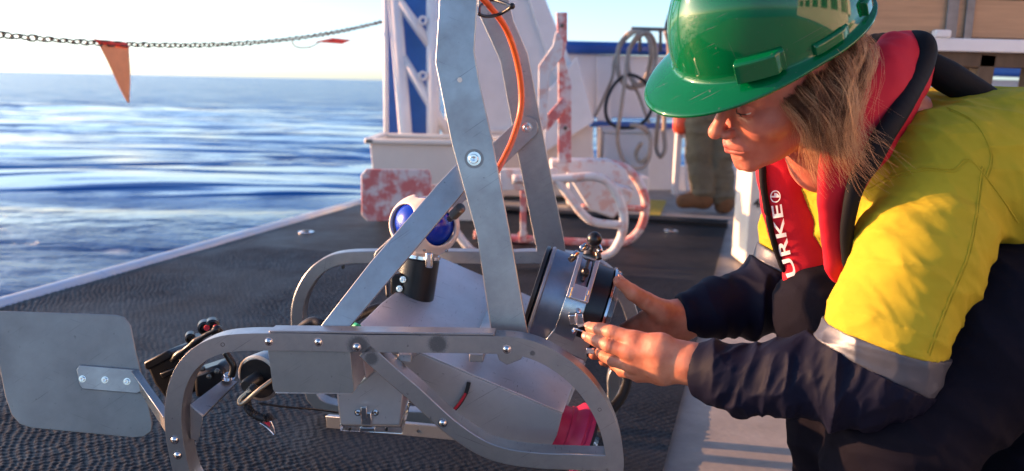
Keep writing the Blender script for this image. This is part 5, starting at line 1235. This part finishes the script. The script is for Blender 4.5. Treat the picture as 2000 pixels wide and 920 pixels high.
def cuff_near(p):
    d = sleeve_near(p) - .000 - (folds(p, fore_ax + Vector((0, 0, .25)), 21, 7, .0125, 5) + folds(p, (fore_ax + Vector((0, .3, .6))), 48, 16, .0030, 9)) * np.clip(-((p - A(P(1348, 720, 1.262))) @ A(fore_ax)) / .06, .08, 1)
    c2 = plane_px(p, (1600, 678), (1760, 753), 1.10)
    end = (p - A(P(1348, 720, 1.262))) @ A(fore_ax)
    d = smax(smax(d, -c2 - .002, .002), end, .004)
    inner = chain_sd(p, [(P(1440, 720, 1.24), .026), (P(1330, 714, 1.266), .032)], .01); d = smax(d, -inner, .003)
    return d
lo, hi = bounds([EL_N, WR_N, P(1550, 740, 1.19)], .09); sculpt('sleeve', cuff_near, lo, hi, .0022, navy_m, person, slack=.016)
def far_sleeve_sd(p): return chain_sd(p, [(P(1575, 440, 1.55), .066), (P(1552, 510, 1.545), .064), (P(1535, 570, 1.535), .062), (P(1470, 590, 1.52), .056), (P(1400, 603, 1.505), .046), (P(1345, 612, 1.49), .039)], .03)
fax = (WR_F - EL_F).normalized()
def cuff_far(p):
    d = far_sleeve_sd(p) - folds(p, fax, 20, 7, .0100, 15) * np.clip(-((p - A(P(1326, 622, 1.49))) @ A(fax)) / .06, .1, 1)
    c2 = plane_px(p, (1462, 498), (1560, 545), 1.55); end = (p - A(P(1326, 622, 1.49))) @ A(fax)
    d = smax(smax(d, -c2 - .002, .002), end, .004)
    return smax(d, -chain_sd(p, [(P(1400, 612, 1.50), .026), (P(1318, 622, 1.485), .029)], .01), .003)
lo, hi = bounds([EL_F, WR_F, P(1560, 500, 1.55)], .09); sculpt('sleeve', cuff_far, lo, hi, .0028, navy_m, person, slack=.014)
def band_far(p):
    d = far_sleeve_sd(p) - .0015
    c1 = plane_px(p, (1470, 470), (1560, 520), 1.55); c2 = plane_px(p, (1462, 498), (1560, 545), 1.55)
    return smax(smax(d, -c1 - .002, .002), c2, .002)
lo, hi = bounds([P(1550, 510, 1.545)], .10); sculpt('reflective_band', band_far, lo, hi, .003, reflect_m, person)
# trousers
KN_F = P(1614, 608, 1.36); KN_N = P(1765, 845, 1.20)
def trousers_fn(p):
    d = chain_sd(p, [(HIP_F, .12), (KN_F + Vector((.14, .02, .0)), .085), (KN_F, .070), (Vector((KN_F.x + .03, 1.38, .22)), .058), (Vector((KN_F.x + .05, 1.39, .08)), .060)], .04)
    d = smin(d, chain_sd(p, [(HIP_N, .13), (P(1960, 640, 1.22), .118), (KN_N, .088), (P(1730, 930, 1.24), .080), (Vector((.62, 1.26, .09)), .075), (Vector((.95, 1.34, .10)), .085), (Vector((1.15, 1.38, .09)), .06)], .05), .03)
    d = smin(d, chain_sd(p, [(HIP_N, .13), (HIP_F, .13)], .03), .05)
    d = smin(d, chain_sd(p, [(HIP_N + Vector((.02, 0, -.05)), .13), (Vector((.98, 1.30, .22)), .12), (Vector((.85, 1.30, .18)), .09)], .05), .05)
    d -= folds(p, (.7, .2, .5), 18, 6, .009, 21) + folds(p, (.2, .4, .9), 40, 14, .002, 4)
    return smax(d, -(p[..., 2] - .045), .005)
lo, hi = bounds([HIP_N, HIP_F, KN_F, KN_N, Vector((.62, 1.3, .05)), Vector((.5, 1.42, .08)), Vector((1.15, 1.38, .09))], .14); sculpt('trousers', trousers_fn, lo, hi, .0048, trouser_m, person, slack=.014)
def belt_fn(p): return torso_sd(p) - .004 + 0 * p[..., 0]
def waist_fn(p):
    d = chain_sd(p, [(P(1965, 500, 1.26), .060), (HIP_N + Vector((0, -.01, .10)), .115), (HIP_F + Vector((0, 0, .08)), .115)], .04)
    return d - folds(p, (.3, .1, 1), 24, 9, .005, 31)
lo, hi = bounds([P(1965, 500, 1.26), HIP_N + Vector((0, 0, .1)), HIP_F], .14); sculpt('waist_belt', waist_fn, lo, hi, .005, navy_m, person, slack=.01)
for (a, b2) in ((Vector((KN_F.x + .06, 1.43, .05)), Vector((KN_F.x - .10, 1.42, .035))), (Vector((1.16, 1.38, .09)), Vector((1.26, 1.39, .05)))):
    fn = lambda p, a=a, b2=b2: smax(smin(cone(p, a, b2, .048, .038), cone(p, a, a + Vector((0, 0, .07)), .046, .05), .03), -(p[..., 2] - .002), .004)
    lo, hi = bounds([a, b2], .13); sculpt('boot', fn, lo, hi, .005, boot_m, person)
# ---- life jacket: padded collar and two lapels, flattened chains
def resamp(pts, sub=5):
    path = smoothpath([Vector((*a, )) for a, r in pts], sub); out = []
    for i, v in enumerate(path):
        t = i / sub; a = min(int(t), len(pts) - 2); f = t - a; out.append((v, pts[a][1] * (1 - f) + pts[a + 1][1] * f))
    return out
def flat(p, pts, n, k, kk=.02):
    n = A(Vector(n).normalized()); c = A(pts[0][0]); pa = p + n * (((p - c) @ n) * (k - 1))[..., None]
    q = [(Vector(tuple(A(a) + n * (((A(a) - c) @ n) * (k - 1)))), r) for a, r in pts]
    return chain_sd(pa, q, kk) / k * 1.2
colp = [(P(1768, 118, 1.33), .044), (P(1746, 155, 1.285), .050), (P(1718, 205, 1.240), .049), (P(1688, 255, 1.210), .043), (P(1658, 308, 1.20), .034), (P(1636, 370, 1.205), .025), (P(1634, 440, 1.225), .023), (P(1643, 525, 1.245), .022)]
backc = [(P(1775, 112, 1.34), .040), (P(1760, 100, 1.42), .042), (P(1700, 110, 1.48), .040), (P(1640, 180, 1.48), .036), (P(1590, 280, 1.44), .030), (P(1530, 335, 1.395), .035), (P(1538, 400, 1.372), .036), (P(1560, 460, 1.365), .037), (P(1588, 530, 1.36), .036), (P(1602, 570, 1.36), .034)]
colp = resamp(colp, 3)
backc = backc[:4] + resamp(backc[4:], 3)
nj = (.25, -1, .12)
def jacket_fn(p):
    d = flat(p, colp, nj, 2.2)
    d2 = flat(p, backc[4:], (-.15, -1, .1), 2.4); d3 = chain_sd(p, [(a, r * .55) for a, r in backc[:5]], .03)
    d = smin(d, smin(d2, d3, .02), .012)
    d -= (noise3(p * 28 + 3) - .5) * .006 + (noise3(p * 70) - .5) * .0012
    return d
lo, hi = bounds([a for a, r in colp + backc], .06); sculpt('life_jacket', jacket_fn, lo, hi, .0026, red_m, person, slack=.02)
jk = WL  # (children of the person are parts; the binding and print belong to it)
def ribbon_part(pts, r, k, n, name, m, h=.002):
    q0 = [(P(*a[:3]), a[3] if len(a) > 3 else r) for a in pts]; q = resamp(q0); lo, hi = bounds([a for a, _ in q], .03)
    return sculpt(name, lambda p: flat(p, q, n, k, .01) - (noise3(p * 110) - .5) * .0004, lo, hi, h, m, person, slack=.01)
ribbon_part([(1700, 78, 1.40, .007), (1770, 74, 1.345, .008), (1806, 84, 1.305, .012), (1806, 118, 1.285, .0125), (1788, 160, 1.255, .0125), (1758, 215, 1.212, .0125), (1724, 268, 1.178, .0118), (1699, 315, 1.172, .011), (1676, 350, 1.176, .009), (1662, 400, 1.180, .0075), (1654, 460, 1.196, .007), (1658, 520, 1.212, .0065)], .01, 1.3, nj, 'binding', edge_m)
ribbon_part([(1489, 322, 1.385), (1491, 365, 1.368), (1500, 420, 1.362)], .003, 1.2, nj, 'binding', edge_m, .0014)
ribbon_part([(1532, 530, 1.362), (1512, 475, 1.362), (1500, 420, 1.362)], .0026, 1.2, nj, 'binding', edge_m, .0014)
# harness strap across the back
ribbon_part([(1808, 122, 1.33, .014), (1850, 150, 1.33, .020), (1905, 182, 1.33, .018), (1960, 212, 1.33, .014)], .016, 1.0, (0, -1, .4), 'back_strap', edge_m, .0026)
print('clothes ok')

# ---- surface marks: rays against finished meshes
def bvh(name):
    o = bpy.data.objects[name]; me = o.data; w_ = WL[name]
    return BVHTree.FromPolygons([v.co + w_ for v in me.vertices], [tuple(p.vertices) for p in me.polygons])
def hit(t, x, y, off=.0008):
    d = ray(x, y).normalized(); h = t.ray_cast(CAM, d); return None if h[0] is None else (h[0] + h[1] * off, h[1])
tj = bvh('life_jacket'); ts = bvh('shirt')
def seam(t, pts, r, m, name='seam', off=.0002):
    path = [hit(t, p_.x, p_.y, off) for p_ in smoothpath([Vector((x, y, 0)) for x, y in pts], 8)]
    path = [q[0] for q in path if q]
    path = [path[0]] + [b for a, b in zip(path[:-1], path[1:]) if (b - a).length < .02]
    if len(path) > 3: build(MB().tube(path, r, 6), name, m, person, smooth=180)
for pts in ([(1690, 372), (1740, 345), (1800, 328), (1862, 330), (1890, 310), (1925, 345), (1960, 392), (1985, 430)], [(1918, 325), (1905, 420), (1888, 500), (1850, 590), (1812, 690)], [(1850, 210), (1905, 240), (1935, 300), (1925, 345)]):
    seam(ts, pts, .0011, yellow_m); seam(ts, [(x + 4, y + 5) for x, y in pts], .0007, yellow_m)
# print on the far lapel, reading upwards: word and round emblem
def glyph_mesh(s):
    cu_ = bpy.data.curves.new('t', 'FONT'); cu_.body = s; cu_.size = 1.0; cu_.offset = 0.02; cu_.align_y = 'CENTER'; cu_.space_character = 1.05
    ob = bpy.data.objects.new('t', cu_); COL.objects.link(ob); bpy.context.view_layer.update()
    me = bpy.data.meshes.new_from_object(ob.evaluated_get(bpy.context.evaluated_depsgraph_get())); bpy.data.objects.remove(ob)
    bm = bmesh.new(); bm.from_mesh(me); bmesh.ops.triangulate(bm, faces=bm.faces); bmesh.ops.subdivide_edges(bm, edges=[e for e in bm.edges if e.calc_length() > .2], cuts=3); vs = [v.co.copy() for v in bm.verts]; fs = [tuple(v.index for v in f.verts) for f in bm.faces]; bm.free()
    return vs, fs
def print_on(t, vs, fs, mapper, name):
    out = []
    for v in vs:
        x, y = mapper(v); h = hit(t, x, y, .0026)
        if h is None: out.append(None)
        else: out.append(h[0])
    fs = [f for f in fs if all(out[i] is not None for i in f)]
    if not fs: print('print missed', name); return
    fb = next(o for o in out if o is not None)
    used = sorted({i for f in fs for i in f}); mp = {i: k for k, i in enumerate(used)}
    mesh_obj(name, [out[i] for i in used], [tuple(mp[i] for i in f) for f in fs], print_m, person, recalc=False)
lapel = smoothpath([Vector(p_) for p_ in [(1562, 572, 0), (1546, 530, 0), (1532, 480, 0), (1524, 440, 0), (1518, 400, 0)]], 12)
cum = [0]
for a, b2 in zip(lapel[:-1], lapel[1:]): cum.append(cum[-1] + (b2 - a).length)
def lap(v, s0_=0, size=27.0):
    s = s0_ + v.x * size; s = max(0, min(s, cum[-1] - .01)); i = max(k for k in range(len(cum) - 1) if cum[k] <= s); a, b2 = lapel[i], lapel[i + 1]
    p_ = a.lerp(b2, (s - cum[i]) / (b2 - a).length); d = (b2 - a).normalized(); nrm_ = Vector((-d.y, d.x, 0)); nrm_ = -nrm_ if nrm_.x > 0 else nrm_
    return (p_ + nrm_ * v.y * size).xy
vs, fs = glyph_mesh('BURKE'); wmax = max(v.x for v in vs)
for v in vs: v.x *= (cum[-1] / 27.0) / wmax
print_on(tj, vs, fs, lap, 'lettering')
# emblem: ring with a sail
vs = []; fs = []
n = 32
for k in range(n):
    a = 2 * math.pi * k / n; vs += [Vector((math.cos(a) * 13, math.sin(a) * 13, 0)), Vector((math.cos(a) * 10.5, math.sin(a) * 10.5, 0))]
for k in range(n): fs.append((2 * k, 2 * k + 1, (2 * k + 3) % (2 * n), (2 * k + 2) % (2 * n)))
o_ = len(vs); vs += [Vector(v) for v in ((-2, 11, 0), (-2, -11, 0), (1.5, -11, 0), (1.5, 11, 0), (1.5, 10, 0), (1.5, -3, 0), (8, -3, 0), (6, 5, 0))]
fs += [(o_, o_ + 1, o_ + 2, o_ + 3), (o_ + 4, o_ + 5, o_ + 6, o_ + 7)]
print_on(tj, vs, fs, lambda v: (1515 + v.y * .75, 384 - v.x * .90), 'emblem')

# ---- hard hat
FH = Vector((-0.83, -0.20, -0.46)).normalized(); UH = Vector((-0.44, -0.40, 0.75)); UH = (UH - FH * UH.dot(FH)).normalized(); LHt = UH.cross(FH)
HC = P(1498, 62, 1.245)
def hh(x, y, z): return HC + FH * x + LHt * y + UH * z
hat = thing('hard_hat', '', '', HC); 
for k_ in ('label', 'category'):
    if k_ in hat.keys(): del hat[k_]
hat.parent = person; hat.location = HC - WL[person.name]
a_, b_w, h_h = .140, .116, .150
nphi = 96; V = []; rows_ = []
def brim_out(ph):
    c = math.cos(ph); f = max(c, 0) ** 1.6
    return .013 + .040 * f, -.002 - .017 * f - .004 * abs(math.sin(ph))
prof = [(math.pi / 2 * t) for t in np.linspace(0.02, 1, 22)]
for t in prof:
    rr = math.sin(t) ** .86; zz = h_h * math.cos(t) ** .92 if t < math.pi / 2 - 1e-6 else 0
    row = []
    for k in range(nphi):
        ph = 2 * math.pi * k / nphi
        ridge = .004 * math.exp(-(math.sin(ph) * rr * 6) ** 2) * (1 - rr ** 6)
        row.append(hh(a_ * rr * math.cos(ph), b_w * rr * math.sin(ph), zz + ridge))
    rows_.append(row)
for s in (0.06, .15, .4, .7, .92, 1.0, 1.03):
    row = []
    for k in range(nphi):
        ph = 2 * math.pi * k / nphi; o1, z1 = brim_out(ph); e = o1 * s
        row.append(hh((a_ + e) * math.cos(ph), (b_w + e * (.8 if s > 0 else 1)) * math.sin(ph), z1 * s ** 1.3 - (.0025 if s > 1 else 0) - .002 * min(s * 6, 1)))
    rows_.append(row)
vs = [v for r_ in rows_ for v in r_]; fs = []
for i in range(len(rows_) - 1):
    for k in range(nphi): fs.append((i * nphi + k, i * nphi + (k + 1) % nphi, (i + 1) * nphi + (k + 1) % nphi, (i + 1) * nphi + k))
fs.append(tuple(range(nphi)))
sh = mesh_obj('hat_shell', vs, fs, helmet_m, hat, smooth=180); md = sh.modifiers.new('t', 'SOLIDIFY'); md.thickness = .0028; md.offset = -1
hat.name = 'hard_hat'
def lug(ph0, ph1, z0, z1, out):
    vs = []; fs = []; n = 10
    for k in range(n + 1):
        ph = ph0 + (ph1 - ph0) * k / n; e = out * (1 if k < n - 1 else .55)
        for (z, o_) in ((z0, -.006), (z0, e), (z1 - .003, e), (z1, e - .003), (z1, -.012)):
            vs.append(hh((a_ + o_) * math.cos(ph), (b_w + o_) * math.sin(ph), z))
    for k in range(n):
        for j in range(5): fs.append((5 * k + j, 5 * k + (j + 1) % 5, 5 * k + 5 + (j + 1) % 5, 5 * k + 5 + j))
    fs += [(0, 4, 3, 2, 1), tuple(5 * n + j for j in range(5))]
    return mesh_obj('accessory_lug', vs, fs, helmet_m, hat, bevel=.0012)
lug(R(44), R(70), .002, .031, .013); lug(R(86), R(110), .001, .016, .006); lug(R(128), R(146), .002, .022, .008); lug(R(-70), R(-44), .002, .031, .013)
# headband inside
build(MB().tube([hh((a_ - .012) * math.cos(t), (b_w - .012) * math.sin(t), .004) for t in np.linspace(0, 2 * math.pi, 49)[:-1]], .004, 6, closed=True), 'headband', black, hat, smooth=180)
print('hat ok')

# ================================================================== STANDING PERSON BEHIND
sp_ = thing('person', 'person standing behind in khaki trousers and brown suede boots, hidden from the thighs up', 'person', G(1390, 400))
YQ = 5.42
def Q(x, y): return P(x, y, YQ)
hipL, hipR = Q(1372, 120), Q(1408, 120)
def trou(p):
    d = chain_sd(p, [(hipL, .11), (Q(1368, 240), .085), (Q(1366, 300), .070), (Q(1374, 372), .070)], .03)
    d = smin(d, chain_sd(p, [(hipR, .11), (Q(1408, 240), .080), (Q(1408, 300), .068), (Q(1412, 382), .066)], .03), .015)
    return d - folds(p, (0, 0, 1), 13, 6, .018, 2)
lo, hi = bounds([hipL, hipR, Q(1374, 380), Q(1408, 385)], .14); sculpt('trousers', trou, lo, hi, .011, khaki_m, sp_, slack=.02)
def boots(p):
    z0 = A(G(1360, 398)); 
    d = smin(chain_sd(p, [(Q(1374, 372), .062), (Q(1376, 388), .06)], .02), chain_sd(p, [(Q(1372, 389), .055), (Q(1334, 393), .045)], .02), .04)
    e = smin(chain_sd(p, [(Q(1414, 380), .060), (Q(1416, 396), .055)], .02), chain_sd(p, [(Q(1414, 397), .055), (Q(1412, 403), .048) ], .02), .04)
    return smax(np.minimum(d, e), -(p[..., 2] + .006), .01)
lo, hi = bounds([Q(1334, 393), Q(1416, 380), Q(1412, 403)], .1); sculpt('boots', boots, lo, hi, .009, boot_m, sp_)
def tb2(p):
    c = (hipL + hipR) / 2; n_k = Vector((c.x, c.y, 1.50)); s1, s2 = Vector((c.x - .17, c.y, 1.42)), Vector((c.x + .17, c.y, 1.42))
    d = chain_sd(p, [(c, .13), (Vector((c.x, c.y, 1.2)), .13), (Vector((c.x, c.y, 1.38)), .12)], .05); d = smin(d, cone(p, s1, s2, .065, .065), .08)
    for s_, sg in ((s1, -1), (s2, 1)): d = smin(d, chain_sd(p, [(s_, .06), (s_ + Vector((sg * .07, 0, -.28)), .048), (s_ + Vector((sg * .03, -.12, -.50)), .040)], .03), .03)
    return d - folds(p, (0, 0, 1), 12, 5, .01, 5)
c = (hipL + hipR) / 2; lo, hi = bounds([c, Vector((c.x - .26, c.y - .15, 1.5)), Vector((c.x + .26, c.y, .9))], .12); sculpt('shirt', tb2, lo, hi, .012, navy_m, sp_, slack=.015)
def hd2(p):
    b0 = Vector((c.x, c.y, 1.63)); d = smin(ell(p, b0, (.078, .098, .115)), cone(p, b0 + Vector((0, .01, -.1)), Vector((c.x, c.y + .01, 1.42)), .055, .06), .03)
    d = smin(d, cone(p, b0 + Vector((0, -.095, -.005)), b0 + Vector((0, -.112, -.03)), .010, .013), .01)
    for sg in (-1, 1):
        d = smin(d, ell(p, b0 + Vector((sg * .078, .01, -.01)), (.01, .02, .03)), .01)
        w0 = Vector((c.x + sg * .20, c.y - .12, .92)); d = np.minimum(d, smin(ell(p, w0 + Vector((0, 0, -.06)), (.02, .04, .055)), cone(p, w0, w0 + Vector((0, 0, .05)), .026, .03), .02))
        for k in range(4): d = smin(d, cone(p, w0 + Vector((0, -.03 + k * .02, -.10)), w0 + Vector((0, -.03 + k * .02, -.17 + .01 * abs(k - 1.5))), .010, .008), .006)
        d = smin(d, cone(p, w0 + Vector((0, -.03, -.05)), w0 + Vector((0, -.065, -.10)), .012, .009), .008)
    return d
lo, hi = bounds([Vector((c.x - .24, c.y - .2, .72)), Vector((c.x + .24, c.y + .12, 1.76))], .02); sculpt('body', hd2, lo, hi, .007, skin_m, sp_)
hr = lambda p: smax(ell(p, Vector((c.x, c.y + .008, 1.645)), (.084, .104, .118)), -((p[..., 2] - 1.62) + (p[..., 1] - c.y) * .9), .02)
lo, hi = bounds([Vector((c.x, c.y, 1.65))], .14); sculpt('hair', hr, lo, hi, .007, hair_dark, sp_)
print('all ok')
